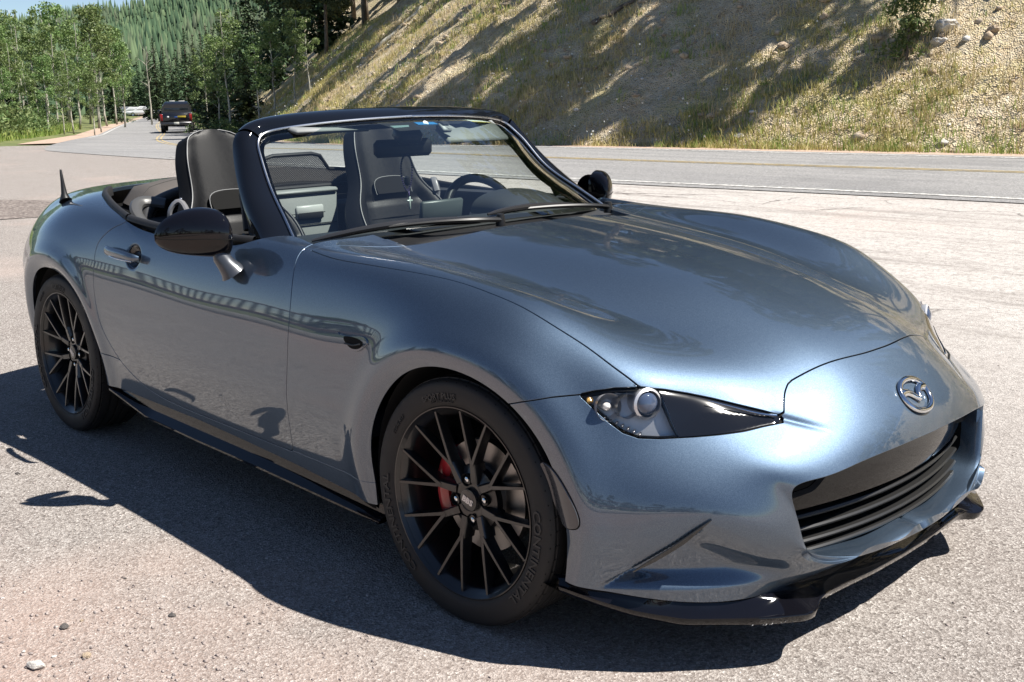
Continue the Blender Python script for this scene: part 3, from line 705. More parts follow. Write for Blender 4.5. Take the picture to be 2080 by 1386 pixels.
def build_wheel_mesh():
    d = {}
    m = MB(); m.lathe(tyre_profile(), 'y', 96); d['tyre'] = (m, M_TYRE, 30)
    # sidewall lettering, reading clockwise seen from outside
    m = MB()
    for t, s, a, sx in (('CONTINENTAL', .030, math.radians(-18), 1.28), ('SPORT PLUS', .020, math.radians(103), 1.1), ('CONTINENTAL', .030, math.radians(205), 1.28)):
        V, F = arc_text(t, s, a, .264, -.1018, sx, bold=.0004); m.add(V, F)
    V, F = arc_text('TECHNOLOGY', .011, math.radians(101), .252, -.1008, 1.1); m.add(V, F)
    V, F = arc_text('205/45 R17', .014, math.radians(143), .263, -.1018, 1.0); m.add(V, F)
    d['lettering'] = (m, M_LETTER, 30)
    # shoulder grooves
    m = MB()
    for k in range(56):
        a = 2*math.pi*k/56
        for sg in (-1, 1):
            q = []
            for (aa, y, r) in ((0, .097, .2962), (.018, .076, .3062), (.026, .076, .3062), (.008, .097, .2962)):
                q.append(((r+.0006)*math.cos(a+aa*1.4), sg*y, (r+.0006)*math.sin(a+aa*1.4)))
            m.add(q, [(0, 1, 2, 3)])
    d['tread_groove'] = (m, M_DARK, 0)
    # rim barrel and lip
    m = MB(); m.lathe([(.2265, -.088), (.2340, -.0965), (.2368, -.0965), (.2372, -.0935), (.2340, -.0925), (.2285, -.087), (.2165, -.078), (.2125, -.070), (.205, -.03), (.195, .02), (.205, .08), (.222, .086)], 'y', 96)
    d['rim_barrel'] = (m, M_RIM, 40)
    m = MB()
    def arm(p0, p1, w0, w1, y0, y1, dep0, dep1, n=7):
        p0 = np.array(p0); p1 = np.array(p1); t = p1-p0; t /= np.linalg.norm(t); nn = np.array([-t[1], t[0]]); rows = []
        for i in range(n):
            s = i/(n-1); c = p0*(1-s)+p1*s; w = w0*(1-s)+w1*s; y = y0*(1-s**.8)+y1*s**.8; dp = dep0*(1-s)+dep1*s
            sec = [(-1.25, dp), (-1.0, .004), (-.72, 0), (.72, 0), (1.0, .004), (1.25, dp)]
            rows.append([(c[0]+nn[0]*w*a, y+b, c[1]+nn[1]*w*a) for a, b in sec])
        m.grid(np.array(rows), close_v=True)
    P2 = lambda r, a: (r*math.cos(a), r*math.sin(a))
    for k in range(2):
        a = math.radians(33.75+45*k); lug = math.radians(11.25+90*round((math.degrees(a)-11.25)/90))
        v = P2(.101, a)
        arm(P2(.048, a+.16*(1 if ((lug-a+math.pi) % (2*math.pi)-math.pi) < 0 else -1)), v, .0120, .0098, -.062, -.0702, .035, .032)
        for sg in (-1, 1):
            arm(P2(.094, a), P2(.2275, a+sg*math.radians(11.25)), .0062, .0040, -.0700, -.0890, .030, .022)
        d['spoke%d' % k] = (m, M_RIM, 40); m = MB()
    m = MB(); m.lathe([(.0001, -.055), (.034, -.056), (.044, -.059), (.050, -.058), (.062, -.050), (.080, -.045), (.084, -.030), (.060, -.01)], 'y', 48); d['hub'] = (m, M_RIM, 40)
    m = MB(); m.lathe([(.0001, -.0665), (.022, -.0660), (.0275, -.0645), (.0290, -.060), (.029, -.05)], 'y', 40); d['centre_cap'] = (m, simple('satin black cap', (.012, .012, .013), .25, 0, .5), 40)
    m = MB()
    V, F = text_mesh('BBS', .0205, .0006, 2, .0009); a = math.radians(-18); ca, sa = math.cos(a), math.sin(a)
    m.add([(1.12*(v[0]*ca-(v[1]-.007)*sa), -.0672-v[2], 1.0*(v[0]*sa+(v[1]-.007)*ca)) for v in V], F); d['cap_lettering'] = (m, simple('silver print', (.55, .55, .57), .3, .8), 30)
    m = MB(); mc = MB()
    for k in range(1):
        a = math.radians(11.25+90*k); c = (.050*math.cos(a), 0, .050*math.sin(a))
        mc.lathe([(.0165, -.062), (.0150, -.063), (.0140, -.058), (.0135, -.040), (.0001, -.039)], 'y', 24, c=c)
        m.lathe([(.0001, -.0625), (.0035, -.062), (.0065, -.0605), (.0080, -.056), (.0095, -.040)], 'y', 16, c=c)
    d['lug_recess'] = (mc, M_DARK, 40); d['lug_nut'] = (m, M_CHROME, 40)
    return d
WH = build_wheel_mesh(); WM = {}
for k, (m, mat, sh) in WH.items():
    o = m.build(k, mat, None, sharp=sh, smooth=bool(sh)); WM[k] = o.data; bpy.data.objects.remove(o)
def calliper(mb, r0=.104, r1=.148, a0=2.2, a1=4.0, y0=-.034, y1=.04):
    th = np.linspace(a0, a1, 16)
    G = np.array([[(r*math.cos(t), y, r*math.sin(t)) for t in th] for r, y in ((r0, y0), (r0+.01, y0-.006), (r1-.012, y0-.006), (r1, y0+.004), (r1, y1), (r0, y1))]); mb.grid(G, close_u=True)
    for t in (th[0], th[-1]):
        mb.add([(r*math.cos(t), y, r*math.sin(t)) for r, y in ((r0, y0), (r0+.01, y0-.006), (r1-.012, y0-.006), (r1, y0+.004), (r1, y1), (r0, y1))], [list(range(6))])
for (x, yc, phase, steer, camb, front) in ((0, .7305, 0, 2.4, 1.2, 1), (-2.31, .738, 14, 0, 1.4, 0)):
    for sg in (-1, 1):
        wh = empty('wheel', (x, sg*yc, .303)); wh.parent = car
        wh.rotation_euler = (math.radians(camb)*(1 if sg < 0 else -1)*-1, 0, math.radians(steer)+(math.pi if sg > 0 else 0))
        wh.rotation_mode = 'XYZ'
        for k, me in WM.items():
            rep = 4 if k[:5] == 'spoke' or k[:3] == 'lug' else 1
            for j in range(rep):
                o = new_obj('spoke' if k[:5] == 'spoke' else k, me, None, wh); o.rotation_euler = (0, math.radians(phase+90*j), 0)
                if k in ('tread_groove', 'lettering'): o['kind'] = 'stuff'
        m = MB(); m.lathe([(.04, -.02), (.075, -.022), (.078, -.012), (.14, -.012), (.14, .012), (.05, .012)], 'y', 64); m.build('brake_disc', M_STEEL, wh, sharp=40)
        m = MB(); calliper(m, a0=(2.35 if front else -.8) if sg < 0 else (math.pi-3.75 if front else math.pi-.8), a1=(3.75 if front else .7) if sg < 0 else (math.pi-2.35 if front else math.pi+.8)); cl = m.build('brake_caliper', M_RED, wh, sharp=40)
# ---------------------------------------------------------------- windscreen, pillars, mirrors, cabin
def sym(C): 
    C = np.asarray(C, float); return np.vstack([C[::-1]*[1, -1, 1], C[1:]])
CH = spline([(-1.165,0,1.181),(-1.185,.2,1.176),(-1.222,.38,1.165),(-1.252,.478,1.154),(-1.262,.515,1.146),(-1.258,.545,1.132),(-1.243,.563,1.110),(-1.212,.577,1.080),(-1.125,.602,.988),(-1.0,.638,.907),(-.869,.678,.827)], 90)
PR = spline([(-1.30,0,1.216),(-1.305,.2,1.213),(-1.318,.40,1.203),(-1.320,.52,1.187),(-1.312,.58,1.163),(-1.303,.612,1.131),(-1.295,.622,1.105),(-1.252,.645,1.046),(-1.135,.692,.934),(-1.01,.728,.835),(-.955,.748,.826)], 90)
M_PIL = simple('black windscreen surround', (.005, .006, .009), .5, 0, 1.0, 0.0, Coat_Roughness=0.02, Coat_IOR=1.45)
mid = CH*.5+PR*.5; out = np.zeros_like(mid)
bul = np.interp(np.linspace(0, 1, 90), [0, .35, .5, 1], [.012, .012, .02, .030]); dirn = np.stack([.35+0*bul, np.linspace(0, 1, 90)**2, np.interp(np.linspace(0, 1, 90), [0, .5, 1], [.9, .6, .15])], 1); dirn /= np.linalg.norm(dirn, axis=1)[:, None]
def surf(t): return CH*(1-t)+PR*t+dirn*(bul*4*t*(1-t))[:, None]
inn = np.array([.0, -.03, -.02])
rows = [CH+np.array([.004, 0, -.012])*1.0, CH]+[surf(t) for t in np.linspace(.04, .96, 12)]+[PR, PR*[1, .985, 1]+[-.002, 0, -.012], CH*[1, .955, 1]+[-.03, 0, -.035], CH*[1, .96, 1]+[.0, 0, -.02]]
k0 = 46                                            # seam between the header and the pillar
for nm, a, b, sides in (('windscreen_header', 0, k0, (0,)), ('windscreen_pillar', k0, 90, (-1, 1))):
    for sg in sides:
        m = MB(); G = np.array([r[a:b] for r in rows])
        if sg == 0: G = np.concatenate([G[:, ::-1]*[1, -1, 1], G[:, 1:]], 1)
        else:
            G = G.copy()
            if a: G[:, 0] = G[:, 0]*.93+G[:, 1]*.07
            G[..., 1] *= sg
        m.grid(G, close_u=True); frame_o = m.build(nm, M_PIL, car, sharp=45)
        if nm == 'windscreen_header': header = frame_o
# bright trim strip round the glass
for sg in (-1, 1):
    c = CH.copy(); c[:, 1] *= sg
    m = MB(); o1 = c+np.array([.0035, 0, .0035]); m.tube(o1, .0042, 8); m.build('windscreen_trim', simple('bright trim', (.62, .63, .65), .22, 1.0), car)
# glass
base = spline([(-.715,0,.862),(-.73,.2,.858),(-.765,.4,.850),(-.815,.56,.840),(-.869,.678,.827)], 44)
top = CH
G = []
for t in np.linspace(0, 1, 26):
    # the left/right edge of the glass follows the trim, rows run from cowl to header
    e = CH[int(round(89-t*(89-34)))]; w_ = e[1]
    yy = np.linspace(0, 1, 22)*w_
    xb = np.interp(yy/w_*base[-1, 1], base[:, 1], base[:, 0]); zb = np.interp(yy/w_*base[-1, 1], base[:, 1], base[:, 2])
    xt = np.interp(yy/w_*CH[34, 1], CH[:35, 1], CH[:35, 0]); zt = np.interp(yy/w_*CH[34, 1], CH[:35, 1], CH[:35, 2])
    tt = np.clip((e[2]-CH[89, 2])/(CH[34, 2]-CH[89, 2]), 0, 1)
    x = xb*(1-tt)+xt*tt; z = zb*(1-tt)+zt*tt
    x = x+(e[0]-x[-1])*(yy/w_)**4; z = z+(e[2]-z[-1])*(yy/w_)**4+.018*4*tt*(1-tt)*(1-(yy/w_)**2)
    G.append(np.stack([x-.003, yy, z-.004], 1))
G = np.array(G); GLASS_G = np.concatenate([G[:, ::-1]*[1, -1, 1], G[:, 1:]], 1)
m = MB(); m.grid(GLASS_G); glass = m.build('windscreen_glass', M_GLASS, car, sharp=0)
def glass_pt(u, t):                                # u across -1..1 (left of car positive), t up
    i = t*25; j = (u+1)/2*(GLASS_G.shape[1]-1); i0, j0 = int(min(i, 24)), int(min(j, GLASS_G.shape[1]-2)); fi, fj = i-i0, j-j0
    return (GLASS_G[i0, j0]*(1-fi)*(1-fj)+GLASS_G[i0+1, j0]*fi*(1-fj)+GLASS_G[i0, j0+1]*(1-fi)*fj+GLASS_G[i0+1, j0+1]*fi*fj)
def glass_patch(name, corners, mat, par, off=.004, n=6):
    (a, b, c, d) = corners; P = []
    for i in range(n+1):
        row = []
        for j in range(n+1):
            s, t = i/n, j/n; uv = np.array(a)*(1-s)*(1-t)+np.array(b)*s*(1-t)+np.array(c)*s*t+np.array(d)*(1-s)*t
            row.append(glass_pt(*uv)-np.array([.6, 0, .8])*off)
        P.append(row)
    m = MB(); m.grid(np.array(P)); return m.build(name, mat, par)
# dark frit band and rain sensor patch at the top
for u0, u1, t0, t1 in ((-.97, .97, .955, 1.0), (-.98, .98, 0, .035)):
    P = np.array([[glass_pt(u, t)-np.array([.0025, 0, .0035]) for u in np.linspace(u0, u1, 50)] for t in np.linspace(t0, t1, 4)])
    m = MB(); m.grid(P); m.build('glass_border', M_DARK, glass)
glass_patch('sensor_patch', [(-.34, .97), (.30, .97), (.12, .72), (-.16, .72)], simple('dark sensor patch', (.012, .012, .013), .4), glass, .003)
# quarter glass in front of the door window
for sg in (-1, 1):
    m = MB(); P = np.array([(-1.10, .700, .850), (-.965, .748, .838), (-1.16, .676, .945), (-1.17, .668, .95)]); P[:, 1] *= sg
    m.add([P[0], P[1], P[2]], [(0, 1, 2)]); m.build('quarter_glass', simple('smoked quarter glass', (.03, .035, .04), .05, 0, 0, .6), SIDES[sg]['door'], recalc=False)
    m = MB(); P = spline([(-1.13, .686, .86), (-1.165, .670, .93), (-1.19, .66, .965)], 8); P[:, 1] *= sg; m.tube(P, [.012]*8, 8); 
    P = spline([(-1.135, .698, .846), (-1.05, .722, .843), (-.955, .752, .838)], 8); P[:, 1] *= sg; m.tube(P, .006, 6); m.build('window_channel', M_RUBBER, SIDES[sg]['door'])
# cowl and wipers
P = []
hr = spline([(-.50,0,.868),(-.512,.24,.862),(-.552,.385,.842),(-.60,.516,.834),(-.645,.64,.842),(-.69,.725,.840)], 40)
bs = spline([(-.735,0,.842),(-.75,.2,.84),(-.785,.4,.832),(-.835,.56,.822),(-.90,.685,.812)], 40)
for t, dz in ((0, -.006), (.03, -.022), (.5, -.018), (.9, -.008), (1, .004)): P.append(hr*(1-t)+bs*t+np.array([0, 0, dz]))
P = np.array(P); P = np.concatenate([P[:, ::-1]*[1, -1, 1], P[:, 1:]], 1)
m = MB(); m.grid(P); m.build('cowl_panel', M_BLACKP, car)
def wiper(arm_pts, blade_pts):
    wp = empty('wiper'); wp.parent = car
    m = MB(); A = spline(arm_pts, 20); m.tube(A, np.linspace(.009, .006, 20), 8, squash=1.5); m.build('wiper_arm', M_BLACKP, wp)
    m = MB(); B = spline(blade_pts, 24); m.tube(B+np.array([0, 0, .004]), np.interp(np.linspace(0, 1, 24), [0, .1, .5, .9, 1], [.004, .008, .011, .008, .004]), 8, squash=.8); m.build('wiper_spoiler', simple('wiper plastic', (.02, .02, .022), .3), wp)
    m = MB(); m.tube(B-np.array([.004, 0, .006]), .003, 6); m.build('wiper_rubber', M_RUBBER, wp)
    m = MB(); m.lathe([(.0001, .02), (.012, .018), (.015, .0), (.016, -.02)], 'z', 20, c=A[0]); m.build('wiper_cap', M_BLACKP, wp)
wiper([(-.655,-.06,.868),(-.66,-.16,.877),(-.73,-.30,.876),(-.79,-.40,.868)], [(-.72,-.08,.866),(-.765,-.30,.872),(-.815,-.48,.862),(-.87,-.625,.838)])
wiper([(-.70,.50,.858),(-.69,.40,.872),(-.72,.26,.880),(-.755,.15,.879)], [(-.785,.42,.864),(-.76,.22,.878),(-.745,.06,.880),(-.742,-.035,.872)])
# ---- door mirrors
def mirror_parts(sg):
    h = empty('door_mirror'); h.parent = car
    secs = [(.982,.868,.010,.008,-1.150),(.976,.870,.026,.022,-1.145),(.960,.873,.046,.040,-1.135),(.930,.876,.064,.062,-1.118),(.895,.878,.074,.082,-1.100),(.860,.877,.078,.094,-1.085),(.832,.874,.076,.098,-1.075),(.815,.870,.068,.090,-1.072),(.806,.866,.052,.066,-1.075)]
    th = np.linspace(-math.pi/2, math.pi/2, 17); G = []
    for y, zc, hh, dp, xb in secs:
        q = []
        for t in th:
            # brow is fuller above the waist line than below
            zz = zc-.003+hh*math.sin(t)*(.95 if t > 0 else .90); xx = xb+.88*dp*max(0, math.cos(t))**(.78 if t > 0 else .5)
            q.append((xx, sg*y, zz))
        G.append(q)
    M2 = cubic_matrix(np.arange(9), np.linspace(0, 8, 40)); G = np.einsum('ij,jkl->ikl', M2, np.array(G))
    m = MB(); m.grid(G); m.F.append(list(range((40-1)*17, 40*17)))
    m.F.append([i*17 for i in range(40)]+[i*17+16 for i in range(39, -1, -1)])
    cap = m.build('mirror_cap', M_BLACK, h, sharp=55)
    k = 7; m = MB(); m.tube(G[:, k]+np.array([.0010, 0, 0]), .0011, 5); m.build('cap_seam', M_DARK, h)
    m = MB(); F_ = np.array([(-1.035,.832,.812),(-1.03,.835,.80),(-1.02,.828,.782),(-1.012,.818,.765),(-1.01,.812,.755)]); F_[:, 1] *= sg
    m.tube(F_, [.026, .026, .027, .033, .040], 14, squash=1.0); m.build('mirror_foot', simple('grey mirror foot', (.045, .05, .06), .4, .3, .6), h)
    m = MB(); q = [(-1.155+0*i, sg*(.89+.068*math.cos(i)), .875+.052*math.sin(i)) for i in np.linspace(0, 2*math.pi, 24, endpoint=False)]; m.add(q, [list(range(24))]); m.build('mirror_glass', simple('mirror glass', (.8, .8, .82), .02, 1.0), h)
for sg in (-1, 1): mirror_parts(sg)
# ---- door handles
for sg in (-1, 1):
    m = MB(); A = spline([(-1.838,.849,.7515),(-1.81,.859,.7525),(-1.74,.866,.751),(-1.66,.866,.748),(-1.61,.858,.744),(-1.597,.846,.7425)], 26); A[:, 1] = (A[:, 1]-.017)*sg
    m.tube(A, np.interp(np.linspace(0, 1, 26), [0, .12, .6, .9, 1], [.013, .017, .0165, .014, .008]), 14, squash=.62); hd = m.build('door_handle', M_PAINT, car)
    m = MB(); P = spline([(-1.825,.8575,.7400),(-1.74,.8745,.7365),(-1.66,.8745,.735),(-1.612,.866,.733)], 20); P[:, 1] = (P[:, 1]-.017)*sg; m.tube(P, .0018, 6); m.build('handle_trim', M_CHROME, hd)
    V, N, T = cut_panel([lambda V: np.hypot((V[:, 0]+1.665)/1.25, V[:, 2]-.742)-.036], lambda V: (V[:, 0] > -1.8) & (V[:, 0] < -1.5) & (V[:, 1] > .7))
    emit('handle_cup', V+N*.0012, N, T, simple('black handle cup', (.012, .012, .014), .25, 0, .7), hd, sg, roll=None)
# ---- belt line rubber
for sg in (-1, 1):
    B = BELT[(BELT[:, 0] < -.985) & (BELT[:, 0] > -2.42)]; z = np.array([0.0]*len(B))
    from_x = np.interp(B[:, 0], [-2.52, -2.40, -2.322, -2.174, -2.018, -1.90, -1.79, -1.59, -1.25, -.95, -.72], [.916, .912, .907, .899, .883, .868, .857, .848, .846, .846, .848])
    C1 = np.stack([B[:, 0], B[:, 1]-.001, from_x-.006], 1); nb = np.gradient(B, axis=0); nb = np.stack([-nb[:, 1], nb[:, 0]], 1); nb /= np.linalg.norm(nb, axis=1)[:, None]; nb *= np.sign((nb*[0, -1]).sum(1))[:, None]
    inn_ = np.stack([nb[:, 0], nb[:, 1], 0*nb[:, 0]], 1)
    sp = int(np.argmin(abs(B[:, 0]+1.80)+(B[:, 1] < .7)*9))+1
    for nm, sl in (('belt_moulding', slice(0, sp)), ('rear_belt_moulding', slice(sp, None))):
        G = np.array([C1+inn_*a+np.array([0, 0, b]) for a, b in ((-.001, 0), (.001, .010), (.007, .0165), (.016, .0175), (.022, .012), (.024, -.02))])[:, sl]; G[..., 1] *= sg
        m = MB(); m.grid(G, flip=sg > 0); m.build(nm, M_RUBBER, SIDES[sg]['door'] if nm == 'belt_moulding' else SIDES[sg]['quarter'], sharp=50)
# ---- tub: floor, inner door trims, bulkhead, dash
for sg in (-1, 1):
    xs = np.linspace(-.80, -1.93, 24)
    G = np.array([np.stack([xs, np.interp(xs, [-1.93, -1.6, -.95, -.8], [.70, .745, .735, .70])-d, np.full(24, z)], 1) for d, z in ((.0, .852), (.03, .845), (.045, .80), (.03, .72), (.06, .62), (.045, .45), (.06, .26))]); G[..., 1] *= sg
    m = MB(); m.grid(G); m.build('door_trim', M_PLASTIC, SIDES[sg]['door'], sharp=50)
    m = MB(); m.tube(np.array([(-1.25, sg*.675, .70), (-1.32, sg*.655, .715), (-1.45, sg*.655, .715), (-1.52, sg*.675, .70)]), .012, 8); m.build('door_pull', M_PLASTIC, SIDES[sg]['door'])
tub = MB(); tub.box((-1.4, 0, .225), (1.3, 1.45, .02)); tub.box((-2.02, 0, .45), (.04, 1.4, .55)); tub.build('cabin_floor', M_DARK, car, smooth=False)
# rear shelf between and behind the seats
m = MB(); m.box((-2.08, 0, .80), (.20, 1.24, .05), bev=.015); m.build('rear_shelf', M_PLASTIC, car)
bulk = MB(); bulk.box((-1.905, 0, .64), (.06, .36, .50), bev=.02); bulk.box((-1.90, 0, .885), (.07, .34, .02), bev=.008); bk = bulk.build('rear_console', simple('grey cabin plastic', (.17, .185, .18), .5, 0, 0, .4, noise=.1, nscale=150), car)
m = MB(); m.tube(np.array([(-1.868, -.10, .80), (-1.868, .10, .80)]), .0015, 6); m.tube(np.array([(-1.871, -.155, .755), (-1.871, .155, .755)]), .0022, 6); m.tube(np.array([(-1.871, -.155, .755), (-1.871, -.16, .50)]), .0022, 6); m.build('console_seams', M_DARK, bk)
m = MB(); m.box((-1.872, .03, .805), (.012, .13, .052), bev=.006); m.build('console_handle', simple('silver lit plastic', (.33, .35, .34), .35), bk)
m = MB(); m.box((-1.8655, .03, .790), (.006, .12, .026), bev=.003); m.box((-1.872, .035, .675), (.006, .07, .055), bev=.004); m.build('console_recess', M_DARK, bk)
m = MB(); m.lathe([(.0001, -1.866), (.011, -1.866), (.013, -1.872)], 'x', 20, c=(0, -.045, .668)); m.build('console_lock', M_PLASTIC, bk)
# wind deflector
df = empty('wind_deflector'); df.parent = car
m = MB(); o = np.array([(-1.93, -.30, .90), (-1.93, -.30, .955), (-1.93, -.17, .965), (-1.93, -.13, 1.02), (-1.93, -.09, 1.03), (-1.93, .09, 1.03), (-1.93, .13, 1.02), (-1.93, .17, .965), (-1.93, .30, .955), (-1.93, .30, .90)])
m.tube(o, .008, 8, closed=True); m.build('deflector_frame', M_BLACKP, df)
t = NT('fine black mesh'); ch = t.n('ShaderNodeTexChecker'); 
mp = t.n('ShaderNodeMapping'); t.l(t.coord(), mp.inputs[0]); mp.inputs['Rotation'].default_value = (math.radians(45), 0, 0)
vor = t.n('ShaderNodeTexVoronoi'); vor.inputs['Scale'].default_value = 170; vor.inputs['Randomness'].default_value = 0; t.l(mp.outputs[0], vor.inputs['Vector'])
t.set(Base_Color=(.01, .01, .012), Roughness=.5, Alpha=t.ramp(vor.outputs['Distance'], [(.28, .25), (.4, 1)], 'LINEAR'))
m = MB(); m.add(o, [list(range(10))]); m.build('deflector_mesh', t.m, df, recalc=False)
# ---- dashboard
dash = empty('dashboard'); dash.parent = car
ys = np.linspace(-.70, .70, 41)
prof = [(-.74, .825), (-.80, .842), (-.90, .850), (-.985, .846), (-1.02, .83), (-1.03, .79), (-1.02, .70), (-.98, .55), (-.90, .45)]
G = np.array([np.stack([px-.05*(ys/.7)**2*1.2, ys, pz-.012*(ys/.7)**2+0*ys], 1) for px, pz in prof]); m = MB(); m.grid(G); m.build('dash_top', M_PLASTIC, dash, sharp=50)
m = MB(); bx = np.linspace(0, 1, 10); G = []
for s in bx:
    x = -.84-.24*s; hgt = .075*math.sin(min(1, s*1.25)*math.pi/2); wd = .13+.05*s
    G.append([(x, .37+wd*math.cos(t), .838+max(0, hgt)*abs(math.sin(t))**.7) for t in np.linspace(math.pi, 0, 20)])
m.grid(np.array(G)); m.build('instrument_hood', M_PLASTIC, dash)
m = MB(); m.box((-1.03, .01, .862), (.02, .185, .085), Matrix.Rotation(.18, 3, 'Y'), bev=.006); m.build('display_screen', simple('display back', (.06, .07, .07), .4), dash)
m = MB(); m.box((-1.25, .0, .42), (.75, .20, .36), bev=.03); m.box((-1.62, 0, .60), (.35, .17, .06), bev=.02); m.build('centre_console', M_PLASTIC, car)
m = MB(); m.tube(np.array([(-1.30, .02, .58), (-1.31, .02, .66)]), .008, 8); m.lathe([(.0001, .715), (.018, .71), (.026, .685), (.018, .66), (.010, .65)], 'z', 20, c=(-1.31, .02, 0)); m.build('gear_lever', M_LEATHER, car)
# steering wheel
sw = empty('steering_wheel', (-1.20, .37, .775)); sw.parent = car; sw.rotation_euler = (0, math.radians(-24), 0)
th = np.linspace(0, 2*np.pi, 56, endpoint=False); m = MB(); m.tube(np.stack([0*th, .183*np.cos(th), .183*np.sin(th)], 1), .0165, 12, closed=True); m.build('wheel_rim', M_LEATHER, sw)
m = MB(); m.lathe([(.0001, -.05), (.05, -.045), (.07, -.02), (.065, .03)], 'x', 28); m.build('airbag_pad', M_PLASTIC, sw)
for a in (0, math.pi, -math.pi/2):
    m = MB(); m.tube(np.array([(0, .05*math.cos(a), .05*math.sin(a)), (0, .176*math.cos(a), .176*math.sin(a))]), .013, 8); m.build('spoke', M_ALU, sw)
m = MB(); m.tube(np.array([(.0, 0, 0), (.22, 0, -.03)]), .04, 12); m.build('column', M_PLASTIC, sw)
for s2 in (-1, 1):
    m = MB(); m.tube(np.array([(.05, s2*.04, .0), (.04, s2*.17, .01)]), .009, 8); m.build('stalk', M_PLASTIC, sw)
# ---- seats
def seat(yc):
    st = empty('seat', (0, yc, 0)); st.parent = car
    H = np.array([0, .12, .26, .36, .43, .50, .58, .66, .72, .755, .77]); 
    HW = np.array([.225, .245, .262, .262, .235, .190, .168, .155, .132, .095, .05])
    BO = np.array([.085, .085, .075, .055, .035, .018, .012, .010, .004, .0, -.01])     # bolsters forward of the centre
    TH = np.array([.13, .13, .125, .12, .115, .11, .105, .095, .085, .07, .05])
    hh = np.linspace(0, .77, 60); hw = cubic_matrix(H, hh) @ HW; bo = cubic_matrix(H, hh) @ BO; tk = cubic_matrix(H, hh) @ TH
    ux, uz = -.38, .925                            # recline
    def P3(h, a, f): return (-1.60+ux*h*1.0+uz*f*1.0, a, .43+uz*h-ux*f*1.0*1.0)
    front = []
    nz = 25
    for i, h in enumerate(hh):
        row = []
        for s in np.linspace(-1, 1, nz):
            a = abs(s); f = bo[i]*sstep(.52, .80, a)-.012*sstep(.86, 1.0, a)**2-.035*max(0, a-.80)/.2*sstep(.8, 1, a)
            f += .007*math.exp(-((a)/.45)**2)
            f -= .007*math.exp(-((a-.55)/.035)**2)*(h < .46)
            f -= .010*math.exp(-((h-.438)/.012)**2)*(a < .6)
            row.append(P3(h, s*hw[i], f))
        front.append(row)
    m = MB(); m.grid(np.array(front)); m.build('seat_front', M_LEATHER, st)
    back = []
    for i, h in enumerate(hh):
        row = []
        for s in np.linspace(-1, 1, nz):
            a = abs(s); edge = bo[i]*sstep(.52, .80, 1)-.047
            f = edge*a**6-tk[i]*(1-a**5)
            row.append(P3(h, s*hw[i]*(1.0), f))
        back.append(row)
    m = MB(); m.grid(np.array(back), flip=True); m.grid(np.array([front[-1], back[-1]])); m.build('seat_shell', M_LEATHER, st)
    # headrest slot
    m = MB(); q = []
    for t in np.linspace(0, math.pi, 14): q.append((.088*math.cos(t), .488+.040*math.sin(t)**.6))
    q += [(-.082, .458), (.082, .458)]
    m.prism(q, .006, lambda a, b, t: P3(b, a, .0155+t)); m.build('headrest_slot', M_DARK, st, smooth=False)
    m = MB(); c = spline([P3(.456, -.09, .019), P3(.513, -.082, .018), P3(.531, 0, .0185), P3(.513, .082, .018), P3(.456, .09, .019)], 20); m.tube(c, .0018, 6); m.build('slot_piping', M_SEAM, st)
    # piping along both edges and over the top
    i0 = 12; k = 22
    L = [np.array(front[i][nz-3]) for i in range(i0, 60)]; Rr = [np.array(front[i][2]) for i in range(i0, 60)]
    loop = np.array(Rr+L[::-1]); loop += np.array([.004, 0, .002]); m = MB(); m.tube(loop, .0022, 6); m.build('seat_piping', M_SEAM, st)
    # lumbar pad seams
    for h in (.27, .36):
        m = MB(); m.tube(np.array([P3(h, a, .012*math.exp(-(a/.09)**2)+.0005) for a in np.linspace(-.135, .135, 9)]), .0022, 5); m.build('stitch_line', M_DARK, st)
    # cushion
    G = []
    for s in np.linspace(-1, 1, 17):
        a = abs(s); zz = .36+.07*sstep(.55, .85, a)-.05*sstep(.9, 1, a)
        G.append([(-1.62, s*.25, zz), (-1.45, s*.26, zz-.01), (-1.25, s*.26, zz+.015), (-1.10, s*.25, zz+.03), (-1.06, s*.245, zz+.0), (-1.06, s*.24, .25)])
    m = MB(); m.grid(np.array(G)); m.build('seat_cushion', M_LEATHER, st)
    sg = 1 if yc > 0 else -1
    # belt guide on the outer shoulder
    m = MB(); c = spline([P3(.40, sg*.225, -.02), P3(.47, sg*.245, .0), P3(.50, sg*.215, .03), P3(.44, sg*.20, .045)], 14); m.tube(c, .009, 8, squash=1.6); m.build('belt_guide', simple('silver grey plastic', (.16, .16, .17), .3), st)
    m = MB(); m.box(P3(.52, sg*.183, -.012), (.012, .004, .006), bev=.001); m.build('speaker_badge', simple('badge silver', (.5, .52, .6), .3, .5), st)
    return st
seat(-.37); seat(.37)
# roll hoops behind the seats and the belt tower trim
for sg in (-1, 1):
    m = MB(); c = spline([(-2.02, sg*.60, .80), (-2.03, sg*.575, .855), (-2.035, sg*.50, .895), (-2.03, sg*.42, .915), (-2.03, sg*.33, .915), (-2.03, sg*.25, .87), (-2.03, sg*.22, .80)], 30); m.tube(c, .021, 12); m.build('roll_hoop', simple('grey hoop trim', (.05, .05, .052), .38), car)
    m = MB(); c = spline([(-1.88, sg*.64, .80), (-1.95, sg*.655, .845), (-2.03, sg*.60, .885), (-2.0, sg*.52, .875)], 20); m.tube(c, .017, 10, squash=1.4); m.build('belt_tower', simple('light grey trim', (.06, .06, .06), .4), car)
